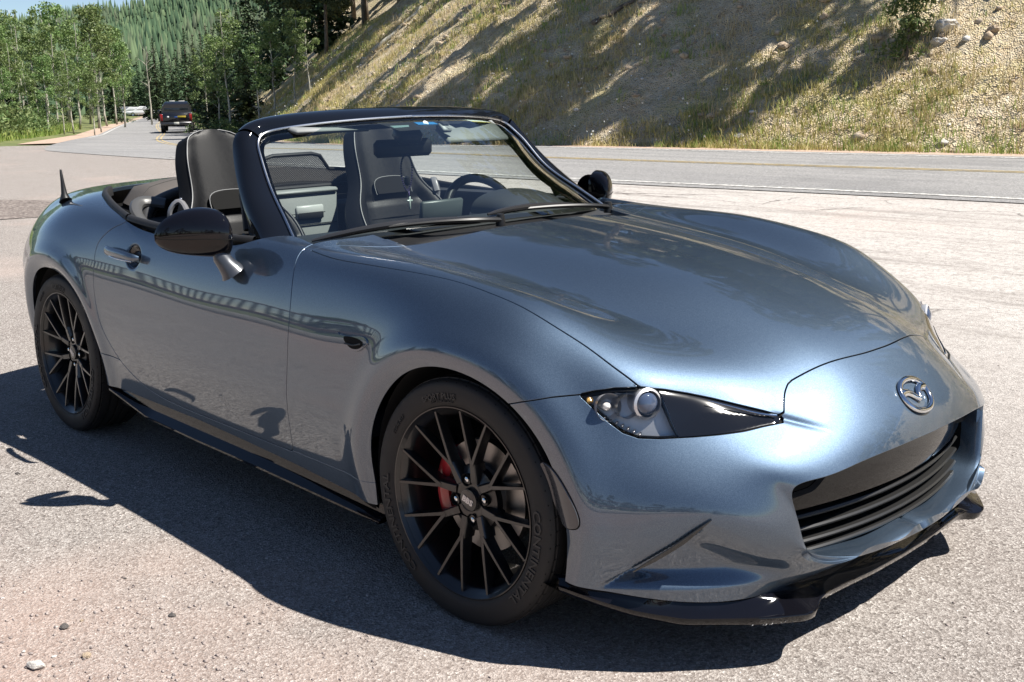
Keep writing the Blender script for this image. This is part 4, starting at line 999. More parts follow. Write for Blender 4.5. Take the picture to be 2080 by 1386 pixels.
# ---- folded soft top
ss = np.linspace(-1, 1, 41); rr_ = np.linspace(0, 1, 14); G = []
for r in rr_:
    row = []
    for s in ss:
        wv_ = .575*(1-.10*r**2); y = s*wv_; fx = -2.03-.12*(1-abs(s)**2.2)*0-.10*(1-s*s); bx_ = -2.50+.13*abs(s)**3
        x = fx*(1-r)+bx_*r; z = .908+.050*(1-abs(s)**2.4)*math.sin(math.pi*(.18+.72*r))+.004*math.sin(7*s)*(1-r)
        z -= .03*(1-r)**6; z -= .05*max(0, abs(s)-.86)/.14; row.append((x, y, z))
    G.append(row)
G = np.array(G); stk = np.vstack([[G[0]+np.array([-.03, 0, -.05])], [G[0]+np.array([-.002, 0, -.018])], G, [G[-1]+np.array([0, 0, -.04])]])
m = MB(); m.grid(stk); soft = m.build('soft_top', M_FABRIC, car, sharp=60)
m = MB(); m.tube(G[0]+np.array([.002, 0, -.010]), .0035, 6); m.tube(G[5]+np.array([0, 0, .0008]), .0014, 5); m.build('soft_top_seam', simple('stitched hem', (.02, .02, .02), .8), soft)
m = MB(); m.box((-2.30, 0, .78), (.5, 1.2, .12)); m.build('soft_top_well', M_DARK, car)
# ---- antenna on the rear wing
m = MB(); a0 = np.array([-2.52, -.683, .868]); m.tube(np.array([a0, a0+[-.004, .0, .006], a0+[-.007, 0, .03], a0+[-.012, 0, .07], a0+[-.018, 0, .12], a0+[-.0185, 0, .123]]), [.026, .021, .0115, .0075, .0045, .003], 14); m.build('antenna', M_BLACKP, car)
# ---- sun visors, interior mirror, toll tag and stickers on the glass
for sg in (-1, 1):
    m = MB(); m.box((-1.205, sg*.30, 1.125) if sg > 0 else (-1.26, sg*.30, 1.158), (.14, .30, .018), Matrix.Rotation(math.radians(34 if sg > 0 else 10), 3, 'Y'), bev=.008); m.build('sun_visor', simple('grey visor', (.20, .21, .21), .6), header)
im = empty('interior_mirror', (-1.215, .0, 1.075)); im.parent = car; im.rotation_euler = (0, 0, math.radians(-8))
m = MB(); m.box((0, 0, 0), (.03, .235, .062), bev=.014); m.build('mirror_shell', M_BLACKP, im)
m = MB(); m.box((.035, 0, .045), (.06, .10, .05), Matrix.Rotation(math.radians(35), 3, 'Y'), bev=.012); m.build('camera_housing', M_BLACKP, im)
tg = glass_patch('toll_tag_mount', [(.235, .955), (.30, .955), (.34, .76), (.275, .76)], simple('toll tag grey', (.30, .31, .31), .5), glass, .014)
m = MB(); m.box(glass_pt(.285, .865)-np.array([.012, 0, .014]), (.075, .042, .016), Matrix.Rotation(math.radians(40), 3, 'Y'), bev=.004); tgo = m.build('toll_tag', simple('toll tag case', (.25, .26, .26), .45), car)
for k in range(4):
    m = MB(); c = glass_pt(.285, .83+.025*k)-np.array([.004, 0, .006]); m.box(c, (.012, .028, .003), Matrix.Rotation(math.radians(40), 3, 'Y')); m.build('tag_rib', M_BLACKP, tgo, smooth=False)
st1 = glass_patch('inspection_sticker', [(.56, .93), (.84, .93), (.86, .85), (.58, .85)], simple('pale sticker', (.62, .68, .62), .6), glass, .003)
glass_patch('sticker_band', [(.575, .868), (.855, .868), (.86, .848), (.58, .848)], simple('yellow sticker print', (.62, .55, .06), .6), glass, .0022)
st2 = glass_patch('blue_sticker', [(-.005, .845), (.17, .845), (.19, .79), (.015, .79)], simple('blue sticker', (.015, .17, .42), .5), glass, .002)
m = MB(); c = glass_pt(.092, .818)-np.array([.6, 0, .8])*.001; m.lathe([(.0001, 0), (.011, 0)], 'z', 18, c=(0, 0, 0)); m.V = [tuple(np.array([c[0]-v[0]*.72, c[1]+v[1], c[2]+v[0]*.66])) for v in m.V]; m.build('sticker_dot', simple('white dot', (.7, .74, .74), .5), glass, recalc=False)
glass_patch('small_pane_mark', [(-.20, .80), (-.06, .795), (-.07, .765), (-.18, .765)], simple('pale camera window', (.16, .24, .24), .3), glass, .002)
# ---- rosary hanging from the interior mirror
ros = empty('rosary', (-1.20, .0, 1.05)); tag(ros, 'dark bead rosary with a pale cross hanging from the interior mirror', 'rosary')
m = MB(); 
for k in range(44):
    t = k/44*2*math.pi; p = (-.0, .024*math.sin(t)*(1-.25*math.cos(t)), -.062-.062*math.cos(t)+.0); m.lathe([(.0001, -.0045), (.0046, 0), (.0001, .0045)], 'z', 8, c=p)
b_ = m.build('beads', simple('dark violet beads', (.03, .022, .06), .2, 0, .5), ros); b_['kind'] = 'stuff'
m = MB(); m.lathe([(.0001, -.018), (.010, -.012), (.0125, 0), (.010, .012), (.0001, .018)], 'z', 16, c=(0, 0, -.09)); m.build('medal', simple('black medal', (.01, .01, .012), .3), ros)
m = MB(); m.tube(np.array([(0, .006, -.126), (0, .008, -.150)]), .0018, 6); m.build('cord', simple('violet cord', (.12, .08, .25), .5), ros)
m = MB(); m.box((0, .009, -.168), (.005, .007, .045), bev=.0015); m.box((0, .009, -.160), (.0045, .026, .007), bev=.0015); m.build('cross', simple('pale metal cross', (.55, .62, .58), .3, .3), ros)
# ================================================================ the place
FH = np.array([math.cos(YAW), math.sin(YAW)]); RH = np.array([math.sin(YAW), -math.cos(YAW)]); C0 = CAM_POS[:2]
def to_xy(d, l): 
    d = np.asarray(d, float); l = np.asarray(l, float); return C0[0]+FH[0]*d+RH[0]*l, C0[1]+FH[1]*d+RH[1]*l
def to_dl(x, y): return (x-C0[0])*FH[0]+(y-C0[1])*FH[1], (x-C0[0])*RH[0]+(y-C0[1])*RH[1]
def fall(d):
    """the land drops gently away behind the car"""
    d = np.asarray(d, float); a = np.clip(d-22, 0, 51)*.0235; b = np.clip(d-73, 0, 400)*.012
    return -(a+b)*sstep(20, 34, d)
def vnoise(x, y, s, seed=0, oct=4):
    """value noise on arrays, about -1..1"""
    out = 0; amp = 1; tot = 0
    for o in range(oct):
        X = x*s+seed*17.3+o*31.7; Y = y*s+seed*9.1+o*11.3; xi = np.floor(X).astype(np.int64); yi = np.floor(Y).astype(np.int64); fx = X-xi; fy = Y-yi
        fx = fx*fx*(3-2*fx); fy = fy*fy*(3-2*fy)
        def hsh(a, b):
            n = (a*374761393+b*668265263+seed*1442695) & 0x7fffffff; n = ((n ^ (n >> 13))*1274126177) & 0x7fffffff; return ((n ^ (n >> 16)) & 0xffff)/32767.5-1
        v = (hsh(xi, yi)*(1-fx)+hsh(xi+1, yi)*fx)*(1-fy)+(hsh(xi, yi+1)*(1-fx)+hsh(xi+1, yi+1)*fx)*fy
        out = out+v*amp; tot += amp; amp *= .5; s *= 2.03
    return out/tot
# road edges, (depth, lateral) from where the photograph was taken
NEAR = spline([(-60,75),(-30,46.5),(-8,25),(4,13),(11.9,5.4),(15.2,1.5),(21.2,-5.0),(27,-10),(40,-15.8),(64,-23.2),(90,-31.2),(138,-45.5),(185,-59),(260,-82),(340,-110)], 500)
FAR = spline([(-55,82),(-25,52.5),(-3,31),(9,19),(18.2,8.6),(23.0,2.8),(29.5,-3.2),(36,-7.0),(48,-11.6),(72,-18.6),(97,-26.8),(140,-39.5),(188,-52.5),(265,-75.5),(345,-103)], 500)
ROAD_W = np.linalg.norm(FAR-NEAR, axis=1)
def road_sheet(name, t0, t1, dz, mat, kind='structure', n=8, sl=slice(None), wob=0.0):
    G = []
    for t in np.linspace(t0, t1, n):
        p = NEAR[sl]*(1-t)+FAR[sl]*t
        if wob: p = p+wob*vnoise(p[:, 0:1]*1.0, p[:, 1:2]*0+t*9, .9, 3)*np.array([1, 1])
        x, y = to_xy(p[:, 0], p[:, 1]); G.append(np.stack([x, y, fall(p[:, 0])+dz], 1))
    m = MB(); m.grid(np.array(G)); o = m.build(name, mat, None, smooth=True, sharp=0); o['kind'] = kind; 
    return o
def ground_mats():
    # sun-bleached chip seal of the lot
    t = NT('bleached chip seal'); g = t.coord()
    big = t.noise(.35, 4, .6, g); mid_ = t.noise(2.2, 5, .65, g)
    v = t.n('ShaderNodeTexVoronoi'); v.inputs['Scale'].default_value = 150; t.l(g, v.inputs['Vector'])
    fine = t.noise(330, 3, .7, g)
    base = t.ramp(v.outputs['Color'], [(0, (.085, .075, .07)), (.25, (.24, .215, .20)), (.5, (.36, .33, .31)), (.8, (.50, .47, .445)), (1, (.74, .71, .68))])
    base = t.mix(t.ramp(fine, [(.40, .9), (.60, 0)]), base, (.10, .088, .08))
    tone = t.ramp(mid_, [(.3, (.93, .90, .885)), (.5, (1.0, .985, .975)), (.75, (1.05, 1.04, 1.03))])
    base = t.mix(1.0, base, tone, 'MULTIPLY')
    # towards the road the surface is older: pale, coarse and cracked
    sx = t.n('ShaderNodeSeparateXYZ'); t.l(g, sx.inputs[0])
    yy = t.math('ADD', sx.outputs[1], t.math('MULTIPLY', sx.outputs[0], .55)); yy = t.math('ADD', yy, t.math('MULTIPLY', t.noise(.5, 5, .65, g), 3.0))
    old = t.ramp(t.math('MULTIPLY', yy, .1), [(.22, 0), (.50, 1)])
    base = t.mix(t.math('MULTIPLY', old, .45), base, (.66, .63, .60))
    fl = t.n('ShaderNodeTexVoronoi'); fl.inputs['Scale'].default_value = 41; t.l(g, fl.inputs['Vector'])
    fk = t.math('MULTIPLY', t.ramp(fl.outputs['Color'], [(.45, 0), (.60, .6)]), t.ramp(t.noise(45, 6, .8, g), [(.42, 0), (.60, 1)]))
    base = t.mix(t.math('MULTIPLY', fk, old), base, (.12, .105, .095))
    base = t.mix(t.math('MULTIPLY', t.ramp(t.noise(5.5, 7, .8, g), [(.53, 0), (.64, .5)]), old), base, (.20, .178, .162))
    # pinkish bare earth patches
    base = t.mix(t.ramp(big, [(.54, 0), (.68, .42)]), base, t.mix(.6, base, (.46, .35, .30)))
    # worn streaks running along the lot
    mp = t.n('ShaderNodeMapping'); t.l(g, mp.inputs[0]); mp.inputs['Rotation'].default_value = (0, 0, math.radians(-12)); mp.inputs['Scale'].default_value = (.10, 1.1, 1)
    st = t.noise(2.6, 5, .7, mp.outputs[0], .4)
    base = t.mix(t.math('MULTIPLY', t.ramp(st, [(.50, 0), (.64, .5)]), old), base, (.17, .15, .138))
    # reddish grit washed over the corner nearest the photographer
    ry = t.math('ADD', t.math('MULTIPLY', sx.outputs[1], -1.0), t.math('MULTIPLY', t.noise(1.4, 5, .65, g), 1.2)); rx = t.math('ADD', t.math('MULTIPLY', t.math('ABSOLUTE', t.math('ADD', sx.outputs[0], .4)), -.55), ry)
    base = t.mix(t.math('MULTIPLY', t.ramp(t.math('MULTIPLY', rx, .3), [(.42, 0), (.66, .55)]), t.ramp(t.noise(120, 3, .7, g), [(.35, .4), (.6, 1)])), base, (.40, .275, .225))
    # long cracks
    vc = t.n('ShaderNodeTexVoronoi', feature='DISTANCE_TO_EDGE'); vc.inputs['Scale'].default_value = .42
    wv = t.n('ShaderNodeVectorMath', operation='ADD'); t.l(g, wv.inputs[0]); nz = t.n('ShaderNodeTexNoise'); nz.inputs['Scale'].default_value = 1.6; nz.inputs['Detail'].default_value = 6; t.l(g, nz.inputs['Vector'])
    sc = t.n('ShaderNodeVectorMath', operation='SCALE'); sc.inputs['Scale'].default_value = .9; t.l(nz.outputs['Color'], sc.inputs[0]); t.l(sc.outputs[0], wv.inputs[1]); t.l(wv.outputs[0], vc.inputs['Vector'])
    base = t.mix(t.math('MULTIPLY', old, t.math('MULTIPLY', t.ramp(vc.outputs['Distance'], [(0, 1), (.012, 0)]), t.ramp(t.noise(.8, 3, .6, g), [(.46, 0), (.56, .85)]))), base, (.07, .06, .055))
    t.set(Base_Color=base, Roughness=.92, Specular_IOR_Level=.25)
    h = t.math('ADD', t.math('MULTIPLY', v.outputs['Distance'], 1.0), t.math('MULTIPLY', fine, .5)); t.bump(h, .55, .006)
    lot = t.m
    t = NT('grey road asphalt'); g = t.coord()
    v = t.n('ShaderNodeTexVoronoi'); v.inputs['Scale'].default_value = 70; t.l(g, v.inputs['Vector'])
    base = t.ramp(v.outputs['Color'], [(0, (.105, .105, .107)), (.5, (.225, .222, .218)), (1, (.36, .354, .348))])
    mp = t.n('ShaderNodeMapping'); t.l(g, mp.inputs[0]); mp.inputs['Rotation'].default_value = (0, 0, math.radians(-8)); mp.inputs['Scale'].default_value = (.06, 1.0, 1)
    base = t.mix(1.0, base, t.ramp(t.noise(1.5, 5, .6, mp.outputs[0]), [(.3, (.82, .82, .84)), (.7, (1.14, 1.13, 1.12))]), 'MULTIPLY')
    base = t.mix(t.ramp(t.noise(.25, 4, .6, g), [(.55, 0), (.6, .25)]), base, (.11, .11, .112))
    t.set(Base_Color=base, Roughness=.85, Specular_IOR_Level=.3); t.bump(v.outputs['Distance'], .4, .005); road = t.m
    def line(n, c, wear):
        t = NT(n); g = t.coord(); f = t.noise(14, 6, .75, g)
        t.set(Base_Color=t.mix(t.ramp(f, [(wear, 0), (wear+.14, .85)]), c, (.19, .185, .18)), Roughness=.8); return t.m
    white = line('worn white line paint', (.66, .65, .62), .41); yellow = line('worn yellow line paint', (.46, .35, .16), .46)
    t = NT('dark gravel strip'); g = t.coord(); v = t.n('ShaderNodeTexVoronoi'); v.inputs['Scale'].default_value = 40; t.l(g, v.inputs['Vector'])
    t.set(Base_Color=t.ramp(v.outputs['Color'], [(0, (.06, .05, .045)), (.6, (.17, .14, .125)), (1, (.34, .30, .27))]), Roughness=.95); t.bump(v.outputs['Distance'], .6, .01); strip = t.m
    t = NT('pale gravel shoulder'); g = t.coord(); v = t.n('ShaderNodeTexVoronoi'); v.inputs['Scale'].default_value = 24; t.l(g, v.inputs['Vector'])
    t.set(Base_Color=t.mix(t.noise(1.2, 5, .6, g), t.ramp(v.outputs['Color'], [(0, (.20, .13, .095)), (1, (.52, .40, .32))]), (.42, .31, .24)), Roughness=.95); t.bump(v.outputs['Distance'], .6, .02); sh = t.m
    t = NT('meadow earth'); g = t.coord()
    t.set(Base_Color=t.ramp(t.noise(.6, 6, .7, g), [(.3, (.06, .085, .025)), (.5, (.11, .13, .04)), (.7, (.20, .18, .08))]), Roughness=.95); t.bump(t.noise(6, 5), .6, .08); mead = t.m
    return lot, road, white, yellow, strip, sh, mead
M_LOT, M_ROAD, M_WLINE, M_YLINE, M_STRIP, M_SHOULDER, M_MEADOW = ground_mats()
# base terrain to the horizon
dd = np.concatenate([np.linspace(-400, -40, 14), np.linspace(-30, 120, 76), np.linspace(130, 420, 30), np.linspace(480, 2400, 14)])
ll = np.concatenate([np.linspace(-1600, -150, 14), np.linspace(-130, 60, 96), np.linspace(70, 1200, 14)])
D, L = np.meshgrid(dd, ll, indexing='ij'); X, Y = to_xy(D, L); Z = fall(D)-.05
nl = np.interp(D, NEAR[:, 0], NEAR[:, 1])
left_of = nl-L                                              # metres to the left of the road's near edge
bank = sstep(34, 44, D)*(sstep(1.5, 5, left_of)*.25+np.clip(left_of-6, 0, 60)*.022)
Z = Z+bank+sstep(44, 60, D)*0
fl_ = np.interp(D, FAR[:, 0], FAR[:, 1]); right_of = L-fl_
Z = Z-.25*sstep(.5, 4, right_of)*(D > 8)
m = MB(); m.grid(np.stack([X, Y, Z], 2)); terrain = m.build('ground', M_MEADOW, None, sharp=0); terrain['kind'] = 'structure'
# the lot: everything on the near side of the road, one fine sheet
G = []
for t in np.concatenate([np.linspace(0, .3, 26), np.linspace(.34, 1, 14)]):
    p = NEAR[(NEAR[:, 0] > -40) & (NEAR[:, 0] < 41)]; q = np.stack([np.interp(np.linspace(0, 1, len(p)), [0, .35, .7, 1], [-45, -22, 14, 38.5]), np.interp(np.linspace(0, 1, len(p)), [0, .35, .7, 1], [20, -14, -26, -34])], 1)
    k = p*(1-t)+q*t; x, y = to_xy(k[:, 0], k[:, 1]); G.append(np.stack([x, y, fall(k[:, 0])], 1))
m = MB(); m.grid(np.array(G)); lot = m.build('parking_lot', M_LOT, None, sharp=0); lot['kind'] = 'structure'
road = road_sheet('road', -.045, 1.03, .010, M_ROAD, n=10)
def line_sheet(name, t, wid, mat, dz=.016, dash=None):
    k = wid/6.3; o = road_sheet(name, t-k/2, t+k/2, dz, mat, n=2, wob=.0); return o
def seg_line(name, t, wid, mat, lo, hi):
    k = wid/6.3; return road_sheet(name, t-k/2, t+k/2, .016, mat, n=2, sl=(NEAR[:, 0] > lo) & (NEAR[:, 0] < hi))
seg_line('edge_line', .01, .12, M_WLINE, -60, 23.5); seg_line('edge_line', .0, .14, M_WLINE, 58, 300); line_sheet('edge_line', .965, .11, M_WLINE)
line_sheet('centre_line', .525, .075, M_YLINE); line_sheet('centre_line', .553, .075, M_YLINE)
road_sheet('shoulder', 1.03, 1.22, -.01, M_SHOULDER, n=5)
# reddish gravel verge on the left of the far road
sl = (NEAR[:, 0] > 44) & (NEAR[:, 0] < 260); o = road_sheet('gravel_verge', -.26, -.045, .012, M_SHOULDER, n=4, sl=sl)
# dark gravel strip across the lot, behind the car on the left
P = spline([(10.2,-10.5),(11.2,-7.5),(11.9,-5.6),(12.3,-4.6),(12.6,-4.0)], 40); Q = spline([(13.4,-12.5),(14.0,-9.0),(14.4,-7.0),(13.6,-5.0),(12.9,-4.0)], 40); G = []
for t in np.linspace(0, 1, 8):
    k = P*(1-t)+Q*t; k = k+np.stack([.25*vnoise(k[:, 1], k[:, 0]*0+t, 1.3, 5), 0*k[:, 0]], 1); x, y = to_xy(k[:, 0], k[:, 1]); G.append(np.stack([x, y, fall(k[:, 0])+.006], 1))
m = MB(); m.grid(np.array(G)); o = m.build('gravel_strip', M_STRIP, None, sharp=0); o['kind'] = 'structure'

# ---------------------------------------------------------------- cut slope beside the road
def hill_z(s, along):
    """height above the verge at s metres from the road's far edge"""
    k = np.clip(s-1.3, 0, None)
    return .82*k-.0065*np.clip(k-14, 0, None)**2*(k < 46)-(k >= 46)*(.0065*32**2)-(k >= 46)*.42*(k-46)
ua = np.unique(np.concatenate([np.arange(0, 130, 4), np.arange(130, 330, 1), np.arange(330, 470, 4)]))
tang = np.gradient(FAR, axis=0); tang /= np.linalg.norm(tang, axis=1)[:, None]; nor = np.stack([tang[:, 1], -tang[:, 0]], 1); nor *= np.where(nor[:, 1:2]*0+((nor*np.array([.77, .64])).sum(1)[:, None] > 0), 1, -1)
cum = np.concatenate([[0], np.cumsum(np.linalg.norm(np.diff(FAR, axis=0), axis=1))])
FA = np.linspace(cum[np.argmin(abs(FAR[:, 0]+30))], cum[np.argmin(abs(FAR[:, 0]-200))], 1)  # unused span marker
u_al = np.concatenate([np.arange(cum[0], 80, 2.0), np.arange(80, 168, .16), np.arange(168, 300, .8)])
s_up = np.concatenate([np.arange(.9, 9, .13), np.arange(9, 20, .4), np.arange(20, 75, 2.0)])
def hill_point(u, s):
    d = np.interp(u, cum, FAR[:, 0]); l = np.interp(u, cum, FAR[:, 1]); nd = np.interp(u, cum, nor[:, 0]); nl_ = np.interp(u, cum, nor[:, 1])
    n_ = np.hypot(nd, nl_); D = d+nd/n_*s; L = l+nl_/n_*s
    gul = .35*vnoise(u, s*.25, .22, 11, 3)+.30*vnoise(u*.9+s*.5, s*.5, .55, 12, 3)
    amp = sstep(1.0, 3.2, s)
    rough = .10*vnoise(u, s, 1.7, 13, 4)+.055*vnoise(u, s, 6.0, 14, 2)
    z = fall(D)+hill_z(s, u)+amp*(gul*(.35+.05*s)+rough*1.3)+.05*vnoise(u, s, 2.0, 15, 3)*sstep(.5, 1.5, s)-.04
    return D, L, z
U, SS = np.meshgrid(u_al, s_up, indexing='ij'); D, L, Z = hill_point(U, SS); X, Y = to_xy(D, L)
def hill_mat():
    t = NT('sandy cut slope'); g = t.coord()
    a = t.noise(.5, 6, .65, g); b = t.noise(3.2, 6, .7, g); c = t.noise(22, 5, .7, g)
    v = t.n('ShaderNodeTexVoronoi'); v.inputs['Scale'].default_value = 9; t.l(g, v.inputs['Vector']); v2 = t.n('ShaderNodeTexVoronoi'); v2.inputs['Scale'].default_value = 30; t.l(g, v2.inputs['Vector'])
    base = t.ramp(b, [(.25, (.31, .215, .125)), (.45, (.54, .43, .285)), (.6, (.64, .54, .385)), (.8, (.75, .68, .53))])
    base = t.mix(t.ramp(v2.outputs['Color'], [(.72, 0), (.80, .75)]), base, (.56, .50, .41))
    base = t.mix(t.ramp(v2.outputs['Color'], [(.08, .75), (.16, 0)]), base, (.13, .085, .055))
    base = t.mix(t.ramp(t.math('ADD', t.math('MULTIPLY', a, .6), t.math('MULTIPLY', c, .4)), [(.50, 0), (.60, .55)]), base, (.40, .37, .13))
    t.set(Base_Color=base, Roughness=.95, Specular_IOR_Level=.2)
    h = t.math('ADD', t.math('MULTIPLY', c, .7), t.math('ADD', v2.outputs['Distance'], v.outputs['Distance'])); t.bump(h, .9, .06); return t.m
M_HILL = hill_mat()
m = MB(); 
a_, b_ = X.shape; ii, jj = np.meshgrid(np.arange(a_-1), np.arange(b_-1), indexing='ij'); q = np.stack([ii*b_+jj, (ii+1)*b_+jj, (ii+1)*b_+jj+1, ii*b_+jj+1], -1).reshape(-1, 4)
hillV = np.stack([X, Y, Z], 2).reshape(-1, 3); n0 = np.cross(hillV[q[2000, 1]]-hillV[q[2000, 0]], hillV[q[2000, 2]]-hillV[q[2000, 0]])
if n0[2] < 0: q = q[:, ::-1]
hill = new_obj('hillside', mesh_from('hillside', hillV, q), M_HILL); hill['kind'] = 'structure'
def on_hill(u, s):
    D, L, Z = hill_point(np.atleast_1d(np.asarray(u, float)), np.atleast_1d(np.asarray(s, float))); X, Y = to_xy(D, L); return np.stack([X, Y, Z], 1)
# visible window of the slope, in distance along the road edge
def px_of(P):
    q = np.atleast_2d(P)-CAM_POS; a = q@R_; b = q@U_; c = q@F_; return np.stack([1040+2272.07*a/c, 693-2272.07*b/c], 1), c
# ---- far mountain and its forest
def mount_z(D, L):
    z = 60*np.exp(-((L+40)/190)**2)+150*sstep(260, 900, D)*(.35+.65*sstep(-620, -120, L))+14*vnoise(D, L, .006, 21, 3)
    return z*sstep(240, 620, D)-8
dm = np.concatenate([np.linspace(215, 900, 80), np.linspace(930, 1500, 14)]); lm_ = np.linspace(-900, 500, 130); D, L = np.meshgrid(dm, lm_, indexing='ij'); X, Y = to_xy(D, L)
ridge = np.interp(L/np.maximum(D, 1), [-.60, -.458, -.40, -.33, -.25, 0, .3], [.050, .052, .057, .066, .085, .15, .18])   # skyline slope seen from the lot
Zm = np.minimum(sstep(225, 900, D)**.9*ridge*D*1.0, ridge*900)+1.275-sstep(900, 1500, D)*60+sstep(300, 700, D)*9*vnoise(D, L, .008, 22, 4)-4.5*(1-sstep(225, 420, D))
t = NT('forest floor'); t.set(Base_Color=t.ramp(t.noise(.05, 6, .7), [(.35, (.022, .04, .018)), (.55, (.05, .07, .03)), (.75, (.12, .11, .07))]), Roughness=1.0)
m = MB(); m.grid(np.stack([X, Y, Zm], 2)); mt = m.build('mountain', t.m, None, sharp=0); mt['kind'] = 'structure'
# ---------------------------------------------------------------- vegetation
def leaf_mat(name, cols, rough=.6, trans=.25, scale=.35):
    t = NT(name); 
    oi = t.n('ShaderNodeObjectInfo'); g = t.n('ShaderNodeNewGeometry')
    f = t.noise(1.1, 3, .6, g.outputs['Position']); r = t.math('ADD', t.math('MULTIPLY', g.outputs['Random Per Island'], .65), t.math('MULTIPLY', f, .5))
    col = t.ramp(r, [(.1+.8*i/(len(cols)-1), c) for i, c in enumerate(cols)])
    hs = t.n('ShaderNodeHueSaturation'); t.l(col, hs.inputs['Color']); t.l(t.math('ADD', .85, t.math('MULTIPLY', oi.outputs['Random'], .35)), hs.inputs['Value']); t.l(t.math('ADD', .485, t.math('MULTIPLY', oi.outputs['Random'], .03)), hs.inputs['Hue'])
    t.set(Base_Color=hs.outputs[0], Roughness=rough, Specular_IOR_Level=.3)
    tr = t.n('ShaderNodeBsdfTranslucent'); t.l(hs.outputs[0], tr.inputs[0]); mx = t.n('ShaderNodeMixShader'); mx.inputs[0].default_value = trans
    t.l(t.b.outputs[0], mx.inputs[1]); t.l(tr.outputs[0], mx.inputs[2]); t.l(mx.outputs[0], t.out.inputs[0]); return t.m
M_ASPEN = leaf_mat('aspen leaves', [(.06, .11, .03), (.11, .175, .05), (.165, .235, .08), (.24, .30, .13)], .5, .3)
M_SPRUCE = leaf_mat('spruce needles', [(.018, .038, .020), (.035, .066, .030), (.055, .092, .040), (.09, .125, .055)], .6, .12)
M_BUSH = leaf_mat('roadside brush leaves', [(.04, .075, .025), (.08, .13, .04), (.12, .17, .055), (.20, .24, .10)], .6, .25)
M_PINE = leaf_mat('pine needles', [(.022, .04, .018), (.042, .07, .028), (.075, .105, .042), (.13, .16, .07)], .6, .15)
M_OLIVE = leaf_mat('olive pine needles', [(.030, .045, .018), (.06, .08, .032), (.095, .115, .05), (.14, .16, .075)], .6, .18)
def bark(name, a, b, sc):
    t = NT(name); mp = t.n('ShaderNodeMapping'); t.l(t.coord(), mp.inputs[0]); mp.inputs['Scale'].default_value = (1, 1, .25)
    t.set(Base_Color=t.ramp(t.noise(sc, 5, .7, mp.outputs[0]), [(.38, a), (.6, b)]), Roughness=.9); return t.m
M_BARK_A = bark('pale aspen bark', (.16, .15, .12), (.50, .48, .41), 6); M_BARK_C = bark('grey brown bark', (.06, .045, .035), (.17, .14, .115), 9)
def quads(P, A, B):
    """leaf quads centred at P spanned by A, B"""
    V = np.stack([P-A-B, P+A-B, P+A+B, P-A+B], 1).reshape(-1, 3); F = np.arange(len(P)*4).reshape(-1, 4); return V, F
def rand_unit(r, n):
    v = r.normal(size=(n, 3)); return v/np.linalg.norm(v, axis=1)[:, None]
def leaf_cloud(r, centres, radii, per, size, flat=.6):
    Ps = []
    for c, rad in zip(centres, radii):
        k = max(4, int(per*rad**2)); u = rand_unit(r, k)*(r.random((k, 1))**.45)*rad*np.array([1, 1, .75]); Ps.append(c+u)
    P = np.vstack(Ps); n = len(P); a = rand_unit(r, n); b = np.cross(a, rand_unit(r, n)); b /= np.linalg.norm(b, axis=1)[:, None]+1e-9
    s = size*(.6+.8*r.random((n, 1))); return quads(P, a*s*.5, b*s*.5*flat)
def trunk_mb(h, r0, r, lean=.03, limbs=()):
    m = MB(); k = 9; z = np.linspace(0, h, k); off = np.cumsum(r.normal(size=(k, 2))*h*lean/k, axis=0); off[0] = 0
    pts = np.column_stack([off, z]); m.tube(pts, r0*(1-.85*(z/h)), 7)
    for (t, az, ln, up) in limbs:
        p = np.array([np.interp(t*h, z, pts[:, 0]), np.interp(t*h, z, pts[:, 1]), t*h]); q = np.array([math.cos(az), math.sin(az), up]); q /= np.linalg.norm(q)
        c = np.array([p, p+q*ln*.5+[0, 0, .03*ln], p+q*ln]); m.tube(c, [r0*.35*(1-t*.6), r0*.22*(1-t*.6), r0*.06], 5)
    return m, pts
def aspen_meshes(seed, h=11.0, spread=1.5, bare=.35):
    r = np.random.default_rng(seed); limbs = [(bare+.6*r.random()*(1-bare), r.random()*6.28, spread*(.5+.6*r.random()), .7) for _ in range(12)]
    m, pts = trunk_mb(h, .13, r, .05, limbs); cs, rs = [], []
    for _ in range(34):
        t = bare+(1-bare)*r.random()**.8; w = spread*(1-((t-.55)/.6)**2*.75); a = r.random()*6.28; q = r.random()**.5*w
        cs.append((q*math.cos(a), q*math.sin(a), t*h)); rs.append(.35+.5*r.random())
    V, F = leaf_cloud(r, np.array(cs), rs, 165, .15, .8); return m, V, F
